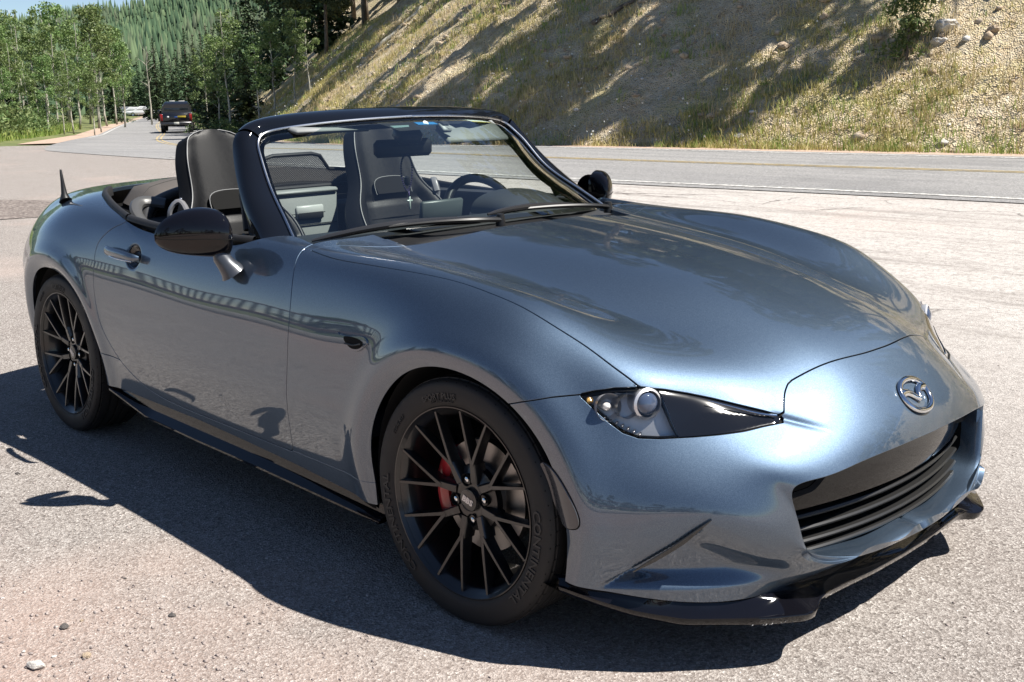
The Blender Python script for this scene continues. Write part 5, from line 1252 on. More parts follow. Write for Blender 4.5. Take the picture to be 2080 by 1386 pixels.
def conifer_meshes(seed, h=12.0, rad=2.0, low=.08, dens=1.0, droop=.25, size=.34):
    r = np.random.default_rng(seed); m, pts = trunk_mb(h, .17*h/12, r, .012); Vs, Fs, o = [], [], 0; z = low*h
    while z < h*.985:
        t = (z-low*h)/(h*(1-low)); R0 = rad*(1-t)**.85*(.75+.5*r.random())+.06; nb = max(4, int(9*(1-t*.5)))
        for k in range(nb):
            az = r.random()*6.28; ln = R0*(.65+.5*r.random()); n = max(3, int(ln*9*dens)); s = np.linspace(.12, 1, n)+.04*r.normal(size=n)
            P = np.stack([math.cos(az)*ln*s, math.sin(az)*ln*s, z+.18*ln*s-droop*ln*s*s+.04*r.normal(size=n)], 1)
            P += r.normal(size=P.shape)*.10*np.array([1, 1, .5])*ln**.5
            out = np.tile([math.cos(az), math.sin(az), -.1], (n, 1))+.55*r.normal(size=(n, 3)); out /= np.linalg.norm(out, axis=1)[:, None]
            wd = np.cross(out, [0, 0, 1.0])+.5*r.normal(size=(n, 3)); wd /= np.linalg.norm(wd, axis=1)[:, None]+1e-9
            sz = size*(.6+.6*r.random((n, 1)))*(.55+.6*(1-t)); V, F = quads(P, out*sz*.62, wd*sz*.30); Vs.append(V); Fs.append(F+o); o += len(V)
        z += h*.026*(1.15-.45*t)
    return m, np.vstack(Vs), np.vstack(Fs)
def pine_meshes(seed, h=16.0, rad=2.6, low=.35, size=.30):
    r = np.random.default_rng(seed); limbs = [(low+.6*r.random()*(1-low), r.random()*6.28, rad*(.5+.6*r.random()), .35) for _ in range(20)]
    m, pts = trunk_mb(h, .2, r, .03, limbs); cs, rs = [], []
    for _ in range(60):
        t = low+(1-low)*r.random()**.9; w = rad*(1-((t-low)/(1.08-low))**1.7)*(.5+.7*r.random()); a = r.random()*6.28
        cs.append((w*math.cos(a), w*math.sin(a), t*h)); rs.append(.35+.55*r.random()*(1.2-t))
    V, F = leaf_cloud(r, np.array(cs), rs, 230, size*1.1, .42); return m, V, F
TREES = {}
def tree_proto(key, maker, leafm, barkm, *a, **k):
    m, V, F = maker(*a, **k); o = m.build('trunk', barkm, None, sharp=0); tm = o.data; bpy.data.objects.remove(o)
    cm = mesh_from('crown', V, np.asarray(F), False); cm.materials.append(leafm); TREES[key] = (tm, cm)
for s in range(3): tree_proto(('aspen', s), aspen_meshes, M_ASPEN, M_BARK_A, 40+s, 11+s, 1.5+.2*s, .28+.06*s)
for s in range(3): tree_proto(('spruce', s), conifer_meshes, M_SPRUCE, M_BARK_C, 60+s, 12.0, 1.9+.25*s, .06, .9)
tree_proto(('young', 0), conifer_meshes, M_OLIVE, M_BARK_C, 71, 5.5, 1.35, .03, 1.25, .15, .24)
for s in range(3): tree_proto(('pine', s), pine_meshes, M_PINE if s else M_OLIVE, M_BARK_C, 80+s, 16.0, 2.7, .28)
NAMES = dict(aspen='aspen_tree', spruce='spruce_tree', young='young_spruce', pine='pine_tree')
def plant(kind, v, pos, sc, label, group=None, rz=None, lean=0.0, sx=1.0):
    t = empty(NAMES[kind], pos, rz if rz is not None else random.random()*6.28); t.scale = (sc*sx, sc*sx, sc); t.rotation_euler[1] = lean
    tag(t, label, 'tree', group); tm, cm = TREES[kind, v]
    a = new_obj('trunk', tm, None, t); b = new_obj('crown', cm, None, t); return t
def gz(d, l):
    nl = np.interp(d, NEAR[:, 0], NEAR[:, 1]); lo = nl-l
    return float(fall(d)-.05+sstep(34, 44, d)*(sstep(1.5, 5, lo)*.25+np.clip(lo-6, 0, 60)*.022))
def at_px(px, d): return (px+8.5-1040)/2272.07*(d*.975+.4)
# ---- aspen stand on the left: (pixel column, depth, height of top row in the picture)
ASP = [(8,96,60),(30,84,92),(52,104,40),(78,90,75),(100,112,30),(118,86,55),(140,108,22),(160,92,48),(182,118,20),(200,96,28),(216,108,45),(236,118,60),(252,100,95),(20,70,140),(62,74,128),(96,70,118),(148,76,110),(204,80,120),(190,70,150),(-30,80,60),(-70,95,50),(246,132,70),(128,74,150),(44,120,30)]
ORD = 'first second third fourth fifth sixth seventh eighth ninth tenth eleventh twelfth thirteenth fourteenth fifteenth sixteenth seventeenth eighteenth nineteenth twentieth twenty-first twenty-second twenty-third twenty-fourth twenty-fifth'.split()
def ranks(v): 
    o = sorted(range(len(v)), key=lambda i: v[i]); r = [0]*len(v)
    for k, i in enumerate(o): r[i] = k
    return r
RA = ranks([a[0] for a in ASP])
for i, (px, d, top) in enumerate(ASP):
    l = at_px(px, d); z = gz(d, l); yh = 179+(1030-px)*.0189; zt = 1.275+(yh-top)/2272*d; h = zt-z; v = i % 3; x, y = to_xy(d, l)
    plant('aspen', v, (float(x), float(y), z-.1), h/(11+v), 'slender green aspen, %s trunk from the left in the stand left of the far road' % ORD[RA[i]], 'aspens left of the far road', lean=random.gauss(0, .03), sx=1.05)
SPR = [(12,132,30,1),(268,232,125,0),(285,240,118,1),(300,236,130,2),(322,140,80,0),(340,160,95,1),(365,150,100,2),(386,118,60,0),(402,140,75,1),(418,100,70,2),(430,118,55,0),(444,96,62,1),(462,108,45,2),(256,246,120,1),(310,170,110,0),(352,178,120,2),(394,170,110,1),(-10,120,30,2),(75,128,70,2),(232,126,90,1),(140,124,110,0)]
RS = ranks([a[0] for a in SPR])
for i, (px, d, top, v) in enumerate(SPR):
    l = at_px(px, d); z = gz(d, l) if px < 330 else float(fall(d)); yh = 179+(1030-px)*.0189; h = 1.275+(yh-top)/2272*d-z; x, y = to_xy(d, l)
    plant('spruce', v, (float(x), float(y), z-.1), h/12.0, 'dark pointed spruce, %s from the left in the wood behind the far road' % ORD[RS[i]], 'spruces along the far road')
# bare pale trunks at the bend
for (px, d, top, lab) in ((307,112,100,'tall pale bare trunk standing left of the pickup'), (381,120,140,'short pale bare trunk standing right above the pickup')):
    r = np.random.default_rng(int(px)); l = at_px(px, d); z = float(fall(d)); h = 1.275+(192-top)/2272*d-z; limbs = [(.45+.5*r.random(), r.random()*6.28, .9*r.random()+.4, .8) for _ in range(14)]
    m, _ = trunk_mb(h, .10, r, .05, limbs); x, y = to_xy(d, l); tag(m.build('bare_trunk', M_BARK_A, None, loc=(float(x), float(y), z), sharp=0), lab, 'tree')
# trees at the left shoulder of the cut slope and on it
def hill_tree(kind, v, u, s, h, base, label, group=None, sx=1.0, lean=0.0):
    p = on_hill(u, s)[0]; plant(kind, v, (float(p[0]), float(p[1]), float(p[2])-.25), h/base, label, group, sx=sx, lean=lean)
def u_at(d): return float(np.interp(d, FAR[:, 0], cum))
GR = 'trees crowding the left shoulder of the cut slope'
for i, (d, s, h, kind, v) in enumerate([(78,4.5,9,'spruce',0),(84,3.0,8,'spruce',1),(72,7,13,'spruce',2),(66,9,15,'pine',0),(62,8.2,13,'pine',1),(58,9.5,15,'spruce',0),(54,10.5,16,'pine',2),(70,12,17,'spruce',1),(62,14,18,'pine',0),(50,12.5,16,'spruce',2),(76,10,15,'pine',0),(88,7,13,'spruce',0),(95,5,11,'spruce',2),(56,13.5,17,'pine',1),(47,14,17,'pine',0),(66,6.5,10,'pine',0),(82,13,17,'spruce',2),(92,11,16,'spruce',1),(100,9,15,'pine',1),(44,15.5,17,'spruce',0)]):
    hill_tree(kind, v, u_at(d), s, h, 16.0 if kind == 'pine' else 12.0, 'dark conifer crowding the left shoulder of the cut slope', GR)
for i, (px, d, top, v) in enumerate([(448,66,70,0),(472,62,20,1),(528,60,60,2),(560,57,40,0),(600,54,20,1),(636,50,30,2),(420,84,95,1)]):
    l = at_px(px, d); kk = int(np.argmin((FAR[:, 0]-d)**2+(FAR[:, 1]-l)**2)); s = math.hypot(FAR[kk, 0]-d, FAR[kk, 1]-l); z = float(on_hill(cum[kk], max(1.0, s))[0, 2]) if l > FAR[kk, 1] else float(fall(d)); h = 1.275+(190-top)/2272*d*.975-z; x, y = to_xy(d, l)
    plant('aspen', v, (float(x), float(y), z-.3), max(3.0, h)/(11+v), 'light green aspen, %s from the left in front of the dark conifers beside the slope' % ORD[[1, 2, 3, 4, 5, 6, 0][i]], 'aspens beside the slope', lean=random.gauss(0, .03))
x, y = to_xy(66, at_px(505, 66)); plant('young', 0, (float(x), float(y), float(fall(66))-.2), 4.75/5.5, 'small bushy green spruce at the foot of the slope right of the pickup', sx=1.25)
x, y = to_xy(70, at_px(438, 70)); plant('young', 0, (float(x), float(y), float(fall(70))-.2), 3.4/5.5, 'low round spruce beside the road just right of the pickup', sx=1.5)
# pines higher up the slope: outside the frame, they throw the shade on it and stand in the bonnet's reflection
HP = [(8.8,8.0,17,1),(7.2,9.5,20,2),(4.9,9.6,18,1),(-3.4,9.5,17,1),(-9.0,10.0,17,1)]
for i, (le, s, h, v) in enumerate(HP):
    u = float(np.interp(-le, -FAR[:, 1], cum))
    hill_tree('pine', v, u, s, h, 16.0, 'tall pine above the cut slope beside the road', 'pines above the cut slope', sx=.98)
rs = np.random.default_rng(5)
for i in range(34):
    u = 60+rs.random()*110; s = 30+rs.random()*12
    hill_tree('pine' if i % 3 else 'spruce', int(rs.integers(0, 3)), u, s, 7+5*rs.random(), 16.0 if i % 3 else 12.0, 'tall pine above the cut slope beside the road', 'pines above the cut slope')
for i in range(44):
    u = 84+rs.random()*70; s = 13+rs.random()*8
    hill_tree('spruce' if i % 3 else 'pine', int(rs.integers(0, 3)), u, s, 6+4*rs.random(), 12.0 if i % 3 else 16.0, 'tall conifer above the cut slope beside the road', 'pines above the cut slope', sx=1.25)
for i in range(12):
    u = 34+rs.random()*40; s = 6+rs.random()*9
    hill_tree('pine', i % 3, u, s, 12+6*rs.random(), 16.0, 'tall pine above the cut slope beside the road', 'pines above the cut slope', sx=1.2)
# ---- brush along the left edge of the lot and the far road
def brush_mesh(seed, n, w, h, size=.11):
    r = np.random.default_rng(seed); cs = np.column_stack([r.normal(size=n)*w*.4, r.normal(size=n)*w*.4, h*(.15+.6*r.random(n))]); V, F = leaf_cloud(r, cs, .25+.3*r.random(n), 260, size, .45); return mesh_from('bush', V, np.asarray(F), False)
BM = [brush_mesh(90+k, 14, 1.5, 1.3) for k in range(3)]
for b in BM: b.materials.append(M_BUSH)
for i in range(46):
    px = -60+300*(i/45)+rs.normal()*6; d = 46+28*rs.random()+(px > 150)*8; l = at_px(px, d)
    nl = np.interp(d, NEAR[:, 0], NEAR[:, 1])
    if nl-l < 3.6: l = nl-3.6-2*rs.random()
    x, y = to_xy(d, l); o = new_obj('bush', BM[i % 3]); o.location = (float(x), float(y), gz(d, l)-.1); s = .75+.6*rs.random(); o.scale = (s, s, s*(.8+.5*rs.random())); o.rotation_euler[2] = rs.random()*6.28
    tag(o, 'leafy green bush in the brush below the aspens on the left', 'bush', 'brush below the aspens')
for i, (px, d) in enumerate([(415,72),(448,62),(402,84),(470,58),(425,90),(456,76)]):
    l = at_px(px, d); x, y = to_xy(d, l); o = new_obj('bush', BM[i % 3]); o.location = (float(x), float(y), float(fall(d))-.1); s = .8+.4*rs.random(); o.scale = (s, s, s)
    tag(o, 'low green bush along the foot of the slope right of the pickup', 'bush', 'bushes right of the pickup')
# ---- grass
def blades(P, H, W, r, lean=.45, seg=1):
    n = len(P); az = r.random(n)*6.28; dx = np.stack([np.cos(az), np.sin(az), 0*az], 1); ln = (r.random(n)**.7*lean)[:, None]; a2 = r.random(n)*6.28; ld = np.stack([np.cos(a2), np.sin(a2), 0*a2], 1)
    tip = P+np.array([0, 0, 1])*H[:, None]+ld*ln*H[:, None]; midp = P+np.array([0, 0, .55])*H[:, None]+ld*ln*H[:, None]*.3
    w = dx*W[:, None]*.5; V = np.stack([P-w, P+w, midp+w*.7, midp-w*.7, tip], 1).reshape(-1, 3); b = np.arange(n)[:, None]*5
    T = np.vstack([np.hstack([b, b+1, b+2]), np.hstack([b, b+2, b+3]), np.hstack([b+3, b+2, b+4])]); return V, T
M_GRASS = leaf_mat('slope grass', [(.18, .19, .05), (.34, .31, .10), (.50, .44, .18), (.62, .54, .28)], .7, .3); M_GREEN = leaf_mat('green verge grass', [(.09, .16, .03), (.17, .25, .05), (.27, .33, .09), (.42, .43, .15)], .7, .3)
M_STRAW = leaf_mat('dry straw grass', [(.34, .27, .11), (.50, .41, .19), (.63, .53, .29), (.70, .62, .39)], .7, .25)
def slope_samples(n, r, s_max=8.5, pw=1.5, dens=None, ulo=84, uhi=166):
    u = ulo+(uhi-ulo)*r.random(n); s = 1.05+(s_max-1.05)*r.random(n)**pw
    if dens is not None: k = r.random(n) < dens(u, s); u, s = u[k], s[k]
    return u, s
def tufts(name, n, mat, hmin, hmax, per, wid, seed, dens, spread=.09, **k):
    r = np.random.default_rng(seed); u, s = slope_samples(n, r, dens=dens, **k); P = on_hill(u, s); m_ = len(P); H0 = hmin+(hmax-hmin)*r.random(m_)**1.5
    Q = np.repeat(P, per, 0)+r.normal(size=(m_*per, 3))*np.array([spread, spread, .01]); H = np.repeat(H0, per)*(.5+.7*r.random(m_*per)); V, T = blades(Q, H, np.full(len(Q), wid)*(.6+.8*r.random(len(Q))), r, .6)
    o = new_obj(name, mesh_from(name, V, T, False), mat); o['kind'] = 'stuff'; return o
pat = lambda u, s, sd, f=.35: vnoise(u, s*1.3, f, sd, 3)
tufts('slope_grass', 32000, M_GRASS, .07, .25, 9, .017, 31, lambda u, s: np.clip(.22+2.3*pat(u, s, 31, .55)+.25*(s < 2.0), 0.02, 1))
tufts('slope_grass', 9500, M_GREEN, .08, .31, 9, .016, 32, lambda u, s: np.clip(.22+2.6*pat(u, s, 35, .5), 0.0, 1), pw=1.7)
tufts('slope_grass', 24000, M_STRAW, .08, .30, 8, .014, 33, lambda u, s: np.clip(.16+2.2*pat(u, s, 39, .6), 0.02, 1), pw=1.2)
# verge grass at the left, and between road and lot
r = np.random.default_rng(36); n = 15000; d = 38+60*r.random(n)**1.3; nl = np.interp(d, NEAR[:, 0], NEAR[:, 1]); off = 3.1+r.random(n)**1.5*9; l = nl-off; x, y = to_xy(d, l); z = np.array([gz(a, b) for a, b in zip(d[::1], l)])
Q = np.repeat(np.stack([x, y, z-.03], 1), 4, 0)+r.normal(size=(n*4, 3))*[.12, .12, .0]; V, T = blades(Q, .18+.4*r.random(len(Q))**2, np.full(len(Q), .04), r, .5); o = new_obj('verge_grass', mesh_from('verge_grass', V, T, False), M_GREEN); o['kind'] = 'stuff'
# white flowers scattered over the slope
r = np.random.default_rng(37); u, s = slope_samples(5200, r, dens=lambda u, s: np.clip(-.05+2.4*pat(u, s, 44, .25)+.55*((u > 118) & (u < 150)), 0, 1)*.5, s_max=6); P = on_hill(u, s)+np.stack([0*u, 0*u, .15+.25*r.random(len(u))], 1); a = rand_unit(r, len(P))*.018; b = np.cross(a, rand_unit(r, len(P))); b = b/np.linalg.norm(b, axis=1)[:, None]*.018
V, F = quads(P, a, b); o = new_obj('white_flowers', mesh_from('white_flowers', V, F, False), simple('white petals', (.62, .62, .58), .7)); o['kind'] = 'stuff'
# ---- stones
def rock_mesh(seed, flat=.6, sub=2):
    import bmesh
    bm = bmesh.new(); bmesh.ops.create_icosphere(bm, subdivisions=sub, radius=1.0); r = np.random.default_rng(seed); pl = rand_unit(r, 9); dv = .55+.35*r.random(9)
    for v in bm.verts:
        p = np.array(v.co)
        for k in range(9):
            e = p@pl[k]-dv[k]
            if e > 0: p = p-pl[k]*e*.92
        p = p*(1+.06*r.normal()); v.co = (p[0]*1.15, p[1]*.9, p[2]*flat)
    me = bpy.data.meshes.new('rock'); bm.to_mesh(me); bm.free(); return me
def stone_mat(name, a, b, c):
    t = NT(name); t.set(Base_Color=t.ramp(t.noise(3.5, 6, .7), [(.3, a), (.5, b), (.72, c)]), Roughness=.92); t.bump(t.noise(9, 5, .7), .5, .1); return t.m
M_STONE = stone_mat('tan slope stone', (.22, .16, .11), (.40, .31, .22), (.56, .48, .38)); M_PALE = stone_mat('pale quartz stone', (.40, .37, .33), (.58, .55, .51), (.72, .70, .66)); M_GREY = stone_mat('dark grey chip', (.05, .045, .045), (.10, .09, .085), (.18, .16, .15))
RK = [rock_mesh(100+k, .55, 1) for k in range(5)]
def rubble(name, n, seed, smin, smax, mat, dens=None, s_max=9, pw=1.2):
    r = np.random.default_rng(seed); u, s = slope_samples(n, r, s_max, pw, dens); P = on_hill(u, s); Vs, Fs, o = [], [], 0
    base = [(np.array([v.co[:] for v in k.vertices]), np.array([list(p.vertices) for p in k.polygons])) for k in RK]
    for i, p in enumerate(P):
        V, F = base[i % 5]; sz = smin+(smax-smin)*r.random()**3; a = r.random()*6.28; R2 = np.array([[math.cos(a), -math.sin(a), 0], [math.sin(a), math.cos(a), 0], [0, 0, 1]])
        Vs.append(V@R2.T*sz*np.array([1, 1, .8+.5*r.random()])+p+[0, 0, sz*.12]); Fs.append(F+o); o += len(V)
    ob = new_obj(name, mesh_from(name, np.vstack(Vs), np.vstack(Fs), False), mat); ob['kind'] = 'stuff'
rubble('slope_rubble', 5200, 41, .025, .17, M_STONE, lambda u, s: np.clip(.4+1.4*pat(u, s, 51, .5), .05, 1)); rubble('slope_rubble', 420, 42, .025, .11, M_PALE, None)
def at_slope_px(px, py):
    # solve (u, s) on the slope seen at a pixel of the photograph
    best = None; uu = np.arange(84, 168, .25); s2 = np.arange(1.0, 11, .1); Ug, Sg = np.meshgrid(uu, s2, indexing='ij'); P = on_hill(Ug.ravel(), Sg.ravel()); q, c = px_of(P); e = np.hypot(q[:, 0]-px, q[:, 1]-py)+.0*c; k = int(np.argmin(e)); return P[k], float(c[k])
for (px, py, wpx, mat, lab) in [(1912,52,58,M_PALE,'large pale boulder high on the sunny slope'),(1905,88,34,M_PALE,'pale stone just below the large boulder'),(1585,92,30,M_STONE,'brown rock in the middle of the slope'),(1690,296,22,M_STONE,'brown rock at the slope foot by the road'),(1506,287,22,M_PALE,'pale flat stone at the slope foot by the road'),(1922,294,22,M_PALE,'small pale stone at the slope foot on the far right'),(2010,62,28,M_STONE,'tan rock at the upper right of the slope'),(1288,192,18,M_STONE,'small rock at the edge of the shaded slope'),(1420,232,18,M_STONE,'small tan rock low on the sunny slope')]:
    p, c = at_slope_px(px, py); o = new_obj('rock', rock_mesh(int(px), .62, 3), mat); o.location = p+np.array([0, 0, .02]); s = wpx/2272*c/2; o.scale = (s, s, s); o.rotation_euler[2] = px; tag(o, lab, 'rock')
# ---- loose stones lying on the lot near the camera
for (px, py, wpx, mat, lab) in [(73,1357,38,M_PALE,'white stone on the gravel in the bottom left corner'),(130,1275,22,M_GREY,'dark stone on the lot above the white stone'),(350,1252,16,M_GREY,'dark chip on the sunlit lot below the door shadow'),(175,1334,22,M_STONE,'grey brown stone right of the white stone'),(36,963,10,M_GREY,'small dark stone on the lot near the left edge'),(166,1262,9,M_STONE,'reddish chip beside the dark stone'),(110,1335,10,M_PALE,'small pale pebble just above the white stone'),(48,1325,9,M_PALE,'pale pebble left of the white stone'),(505,1268,8,M_GREY,'tiny dark chip beside the car shadow'),(255,1176,7,M_GREY,'tiny dark chip in the middle of the sunlit gravel')]:
    dirv = F_+R_*((px-1040)/2272.07)+U_*((693-py)/2272.07); k = -CAM_POS[2]/dirv[2]; p = CAM_POS+dirv*k; dist = k
    o = new_obj('stone', rock_mesh(int(px*7), .55, 2), mat); s = wpx/2272*dist/2; o.location = p+np.array([0, 0, s*.3]); o.scale = (s, s, s); o.rotation_euler[2] = px*.7; tag(o, lab, 'stone')
r = np.random.default_rng(43); Vs, Fs, o_ = [], [], 0
for i in range(3400):
    a = r.random(2); px = a[0]*760 if i % 2 else a[0]*2080; py = 760+a[1]**.8*640 if i % 2 else 420+a[1]*960; dirv = F_+R_*((px-1040)/2272.07)+U_*((693-py)/2272.07); k = -CAM_POS[2]/dirv[2]; p = CAM_POS+dirv*k
    if -3.0 < p[0] < .8 and abs(p[1]) < .9: continue
    V = np.array([v.co[:] for v in RK[i % 5].vertices]); F = np.array([list(q.vertices) for q in RK[i % 5].polygons]); sz = .0014+(.0060 if px < 500 and py > 1150 else .0040)*r.random()**3; Vs.append(V*sz+p+[0, 0, sz*.25]); Fs.append(F+o_); o_ += len(V)
ob = new_obj('loose_grit', mesh_from('loose_grit', np.vstack(Vs), np.vstack(Fs), False), stone_mat('mixed grit', (.12, .10, .095), (.30, .25, .23), (.55, .50, .47))); ob['kind'] = 'stuff'
# ---- fallen logs on the slope
for (a, b, rad, lab) in [((545,225),(655,120),.10,'fallen grey log lying down the left edge of the slope'),((760,112),(855,20),.10,'pale fallen log high on the slope above the car'),((1205,55),(1290,0),.07,'dark fallen branch on the shaded part of the slope')]:
    p, _ = at_slope_px(*a) if a[0] > 600 else (on_hill(u_at(58), 2.5)[0], 0); q2, _ = at_slope_px(*b) if a[0] > 600 else (on_hill(u_at(52), 6.0)[0], 0)
    c = np.array([p*(1-t)+q2*t for t in np.linspace(0, 1, 9)])+np.array([0, 0, .10]); c += np.random.default_rng(3).normal(size=c.shape)*.03; m = MB(); m.tube(c, np.linspace(rad, rad*.6, 9), 7); tag(m.build('fallen_log', M_BARK_A if a[0] < 1000 else M_BARK_C, None, sharp=0), lab, 'log')
# shrub on the sunny slope
p, c = at_slope_px(1838, 120); rr2 = np.random.default_rng(12); cs = np.column_stack([rr2.normal(size=26)*.22, rr2.normal(size=26)*.22, rr2.random(26)*1.5]); V, F = leaf_cloud(rr2, cs, .16+.18*rr2.random(26), 700, .085, .4)
sh = empty('slope_shrub', tuple(p)); tag(sh, 'tall green shrub growing on the sunny slope', 'shrub'); new_obj('foliage', mesh_from('foliage', V, np.asarray(F), False), M_BUSH, sh); m, _ = trunk_mb(1.5, .03, rr2, .1); m.build('stem', M_BARK_C, sh, sharp=0)
# ---- forest of the far mountain
r = np.random.default_rng(50); n = 14000; d = 235+620*r.random(n)**.9; px = -900+1780*r.random(n); l = (px-1040)/2272*d
rid = np.interp(l/d, [-.60, -.458, -.40, -.33, -.25, 0, .3], [.050, .052, .057, .066, .085, .15, .18])
zz = np.minimum(sstep(225, 900, d)**.9*rid*d, rid*900)+1.275+sstep(300, 700, d)*9*vnoise(d, l, .008, 22, 4)-4.5*(1-sstep(225, 420, d)); x, y = to_xy(d, l)
k = vnoise(d, l, .02, 61, 3)+.75 > r.random(n); x, y, zz, d = x[k], y[k], zz[k], d[k]; n = len(x); H = 9+9*r.random(n); Rr = H*(.12+.06*r.random(n)); Vs, Fs = [], []
th = np.linspace(0, 2*np.pi, 6, endpoint=False); o_ = 0
for tier in range(4):
    b = tier*.22; rr3 = Rr*(1-tier*.21)*(.85+.3*r.random(n)); z0 = zz+H*b; z1 = zz+H*min(1.0, b+.42); jit = .75+.5*r.random((n, 6))
    ring_ = np.stack([x[:, None]+rr3[:, None]*np.cos(th+tier)*jit, y[:, None]+rr3[:, None]*np.sin(th+tier)*jit, np.repeat(z0[:, None], 6, 1)-.03*H[:, None]*jit], 2); apex = np.stack([x, y, z1], 1)[:, None]
    V = np.concatenate([ring_, apex], 1).reshape(-1, 3); bI = np.arange(n)[:, None]*7+o_; 
    for j in range(6): Fs.append(np.hstack([bI+j, bI+(j+1) % 6, bI+6]))
    Vs.append(V); o_ += len(V)
t = NT('far conifers'); g = t.n('ShaderNodeNewGeometry'); f = t.noise(.012, 4, .6, g.outputs['Position'])
col = t.ramp(g.outputs['Random Per Island'], [(0, (.032, .060, .036)), (.5, (.058, .096, .052)), (1, (.10, .14, .075))]); t.set(Base_Color=t.mix(t.ramp(f, [(.48, 0), (.62, .6)]), col, (.085, .085, .062)), Roughness=.9, Specular_IOR_Level=.1)  # greens lightened in the colour itself, standing in for distance haze
o = new_obj('mountain_forest', mesh_from('mountain_forest', np.vstack(Vs), np.vstack(Fs), False), t.m); o['kind'] = 'stuff'
# ---- behind the photographer: low wall, railing and woods, seen only as reflections in the paint
wl = empty('railing', (0, 0, 0)); tag(wl, 'dark baluster railing on a low concrete kerb wall along the lot edge', 'railing')
y0 = -7.2; m = MB(); m.box((-1, y0-.1, .16), (44, .3, .36), bev=.02); m.build('kerb_wall', simple('concrete', (.36, .35, .33), .9, noise=.2, nscale=6), wl)
m = MB(); m.box((-1, y0, .62), (44, .12, .14), bev=.01); m.build('rail', simple('brown rail', (.10, .055, .04), .7), wl); m = MB(); m.box((-1, y0, 1.22), (44, .08, .06), bev=.01); m.build('hand_rail', simple('brown rail', (.10, .055, .04), .7), wl)
bmh = MB(); bmh.box((0, 0, 0), (.03, .03, .56)); bo_ = bmh.build('baluster', simple('dark railing metal', (.02, .02, .02), .5), wl, smooth=False); bo_.location = (-20, y0, .92)
for i in range(1, 220): b = bo_.copy(); COL.objects.link(b); b.location = (-20+i*.19, y0, .92)
for i in range(26):
    x = -30+58*i/25+rs.normal()*1.5; y = -13-9*rs.random(); k = 'pine' if i % 2 else 'spruce'; h = 5+3.5*rs.random()
    plant(k, i % 3, (x, y, -2.5), h/(16 if k == 'pine' else 12), 'conifer standing beyond the railing of the lot', 'conifers beyond the railing', sx=1.3)
# ---- traffic: pickup and parked cars

# tell the crowded trees and bushes apart by their order in the view
for grp, txt in ((GR, 'dark conifer, %s from the left, crowding the left shoulder of the slope'), ('bushes right of the pickup', 'low green bush, %s from the left, along the slope foot by the pickup')):
    mem = [o for o in bpy.data.objects if o.get('group') == grp]; mem.sort(key=lambda o: px_of(np.array(o.location))[0][0, 0])
    for k, o in enumerate(mem): o['label'] = txt % ORD[k]
def vehicle_wheel(par, x, y, r, wdt, name='wheel'):
    w_ = empty(name, (x, y, r)); w_.parent = par
    m = MB(); m.lathe([(r*.62, -wdt/2), (r*.9, -wdt/2), (r, -wdt*.35), (r, wdt*.35), (r*.9, wdt/2), (r*.62, wdt/2)], 'y', 24); m.build('tyre', M_RUBBER, w_)
    m = MB(); m.lathe([(.001, -wdt*.32), (r*.2, -wdt*.4), (r*.5, -wdt*.3), (r*.62, -wdt*.45), (r*.62, wdt*.45), (.001, wdt*.3)], 'y', 20); m.build('rim', M_ALU, w_)
def loft_x(secs, close=True):
    """secs: list of (x, list of (y,z)) -> capped body"""
    m = MB(); G = np.array([[(x, y, z) for y, z in q] for x, q in secs]); m.grid(G, close_v=True); n = G.shape[1]; k = len(secs)
    m.F.append(list(range(n))); m.F.append([(k-1)*n+i for i in range(n)][::-1]); return m
def rrect(hw, z0, z1, tum=.0, r=.08):
    return [(-hw, z0+r), (-hw+r*.6, z0), (hw-r*.6, z0), (hw, z0+r), (hw, (z0+z1)/2), (hw-tum, z1-r), (hw-tum-r, z1), (-hw+tum+r, z1), (-hw+tum, z1-r), (-hw, (z0+z1)/2)]
# ---- black pickup driving away
d = 73; l = at_px(358, d); x, y = to_xy(d, l); kk = np.argmin(abs(FAR[:, 0]-d)); tx, ty = to_xy(*(FAR[kk+6])); bx_, by_ = to_xy(*(FAR[kk-6])); hd = math.atan2(ty-by_, tx-bx_)
vd = math.atan2(y-C0[1], x-C0[0])
pk = empty('pickup_truck', (float(x), float(y), float(fall(d))+.01), vd+math.radians(-2)); tag(pk, 'black crew cab pickup truck driving away down the road', 'pickup truck')
M_TRUCK = simple('black truck paint', (.006, .006, .008), .3, 0, 1.0)
m = loft_x([(0, rrect(.96, .62, 1.22, 0)), (.03, rrect(1.0, .58, 1.26, 0)), (1.75, rrect(1.0, .58, 1.26, 0)), (1.76, rrect(1.0, .55, 1.28, 0)), (5.3, rrect(1.0, .50, 1.22, .03)), (5.6, rrect(.93, .55, 1.05, .05))]); m.build('body', M_TRUCK, pk)
m = loft_x([(1.78, rrect(.93, 1.22, 1.78, .10)), (2.0, rrect(.94, 1.22, 1.93, .14)), (3.4, rrect(.94, 1.22, 1.95, .14)), (4.3, rrect(.92, 1.2, 1.3, .02, .03))]); m.build('cab', M_TRUCK, pk)
m = MB(); m.box((1.80, 0, 1.58), (.02, 1.50, .36), Matrix.Rotation(.28, 3, 'Y'), bev=.01); m.build('rear_window', simple('dark truck glass', (.012, .016, .02), .05, 0, 0, .8), pk)
m = MB(); m.box((-.012, 0, .97), (.03, 1.50, .46), bev=.02); tgate = m.build('tailgate', M_TRUCK, pk)
m = MB(); m.box((-.03, 0, 1.00), (.012, .20, .085), bev=.005); m.build('tailgate_emblem', simple('blue oval badge', (.03, .07, .25), .3, 0, .6), tgate)
m = MB(); m.box((-.03, -.36, 1.02), (.012, .52, .12), bev=.004); m.build('yellow_sticker', simple('yellow bumper sticker', (.36, .27, .02), .6), tgate)
m = MB(); m.box((-.03, .48, 1.02), (.012, .12, .10), bev=.004); m.build('white_sticker', M_WHITE, tgate)
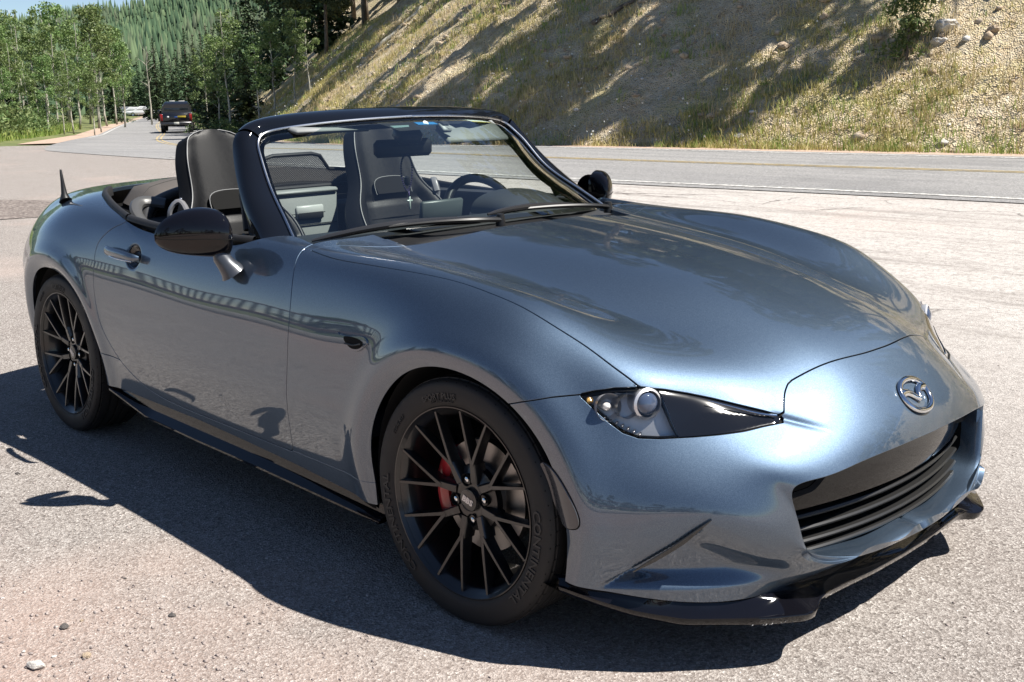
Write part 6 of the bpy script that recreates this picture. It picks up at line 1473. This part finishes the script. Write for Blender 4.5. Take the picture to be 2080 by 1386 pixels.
m = MB(); m.box((-.10, 0, .60), (.16, 1.92, .20), bev=.04); bmp = m.build('rear_bumper', simple('dark chrome bumper', (.10, .10, .105), .3, .8), pk)
m = MB(); m.box((-.185, -.02, .62), (.012, .32, .15), bev=.004); m.build('number_plate', simple('plate white', (.5, .5, .45), .5), bmp)
for s in (-1, 1):
    m = MB(); m.box((.01, s*.90, .98), (.06, .17, .44), bev=.02); m.build('tail_lamp', simple('red tail lamp', (.22, .012, .01), .2, 0, .6), pk)
    m = MB(); m.box((3.3, s*1.13, 1.33), (.12, .22, .24), bev=.04); m.build('door_mirror', M_TRUCK, pk)
    vehicle_wheel(pk, .95, s*.86, .40, .28); vehicle_wheel(pk, 4.55, s*.86, .40, .28)
m = MB(); m.box((2.6, .25, 1.99), (.5, .35, .05), bev=.02); m.box((2.6, -.35, 1.98), (.4, .4, .04), bev=.02); m.build('roof_load', simple('white roof load', (.6, .6, .58), .6), pk)
m = MB(); m.box((2.4, 0, .50), (4.2, 1.3, .16)); m.build('underbody', M_DARK, pk, smooth=False)
# ---- white cars parked where the road bends
M_WCAR = simple('white car paint', (.62, .63, .63), .3, 0, 1.0); M_CGL = simple('dark car glass', (.012, .016, .02), .06, 0, 0, .8)
for i, (px, d, sc, ang, lab) in enumerate([(289,205,1.0,.50,'white estate car parked nearest the road at the bend'), (268,214,.95,.46,'white car in the middle of the parked cars at the bend'), (247,218,1.0,.42,'silver grey car parked farthest left under the aspens')]):
    l = at_px(px, d); x, y = to_xy(d, l); v = empty('parked_car', (float(x), float(y), float(fall(d))+.25), math.radians(136)+ang+1.1); tag(v, lab, 'car', 'cars parked at the far bend'); v.scale = (sc*1.05,)*3
    pm = M_WCAR if i < 2 else simple('silver car paint', (.35, .36, .37), .3, .5, 1.0)
    m = loft_x([(-2.3, rrect(.82, .35, .95, .05)), (-2.2, rrect(.9, .3, 1.02, .06)), (1.2, rrect(.92, .3, .98, .06)), (2.2, rrect(.86, .32, .82, .06)), (2.35, rrect(.75, .38, .7, .05))]); m.build('body', pm, v)
    m = loft_x([(-2.15, rrect(.80, .95, 1.15, .1)), (-1.8, rrect(.80, .95, 1.62, .16)), (.3, rrect(.80, .95, 1.66, .16)), (1.25, rrect(.8, .93, 1.0, .05, .03))]); m.build('roof', pm, v)
    for s in (-1, 1):
        m = MB(); m.add([(-1.75, s*.80, 1.08), (.75, s*.81, 1.06), (.2, s*.70, 1.5), (-1.6, s*.70, 1.5)], [(0, 1, 2, 3)]); m.build('side_window', M_CGL, v, recalc=False)
        vehicle_wheel(v, -1.4, s*.82, .34, .22); vehicle_wheel(v, 1.4, s*.82, .34, .22)
    m = MB(); m.box((.83, 0, 1.32), (.02, 1.25, .62), Matrix.Rotation(-.98, 3, 'Y')); m.build('windscreen', M_CGL, v); m = MB(); m.box((-2.06, 0, 1.35), (.02, 1.2, .36), Matrix.Rotation(.45, 3, 'Y')); m.build('rear_window', M_CGL, v)
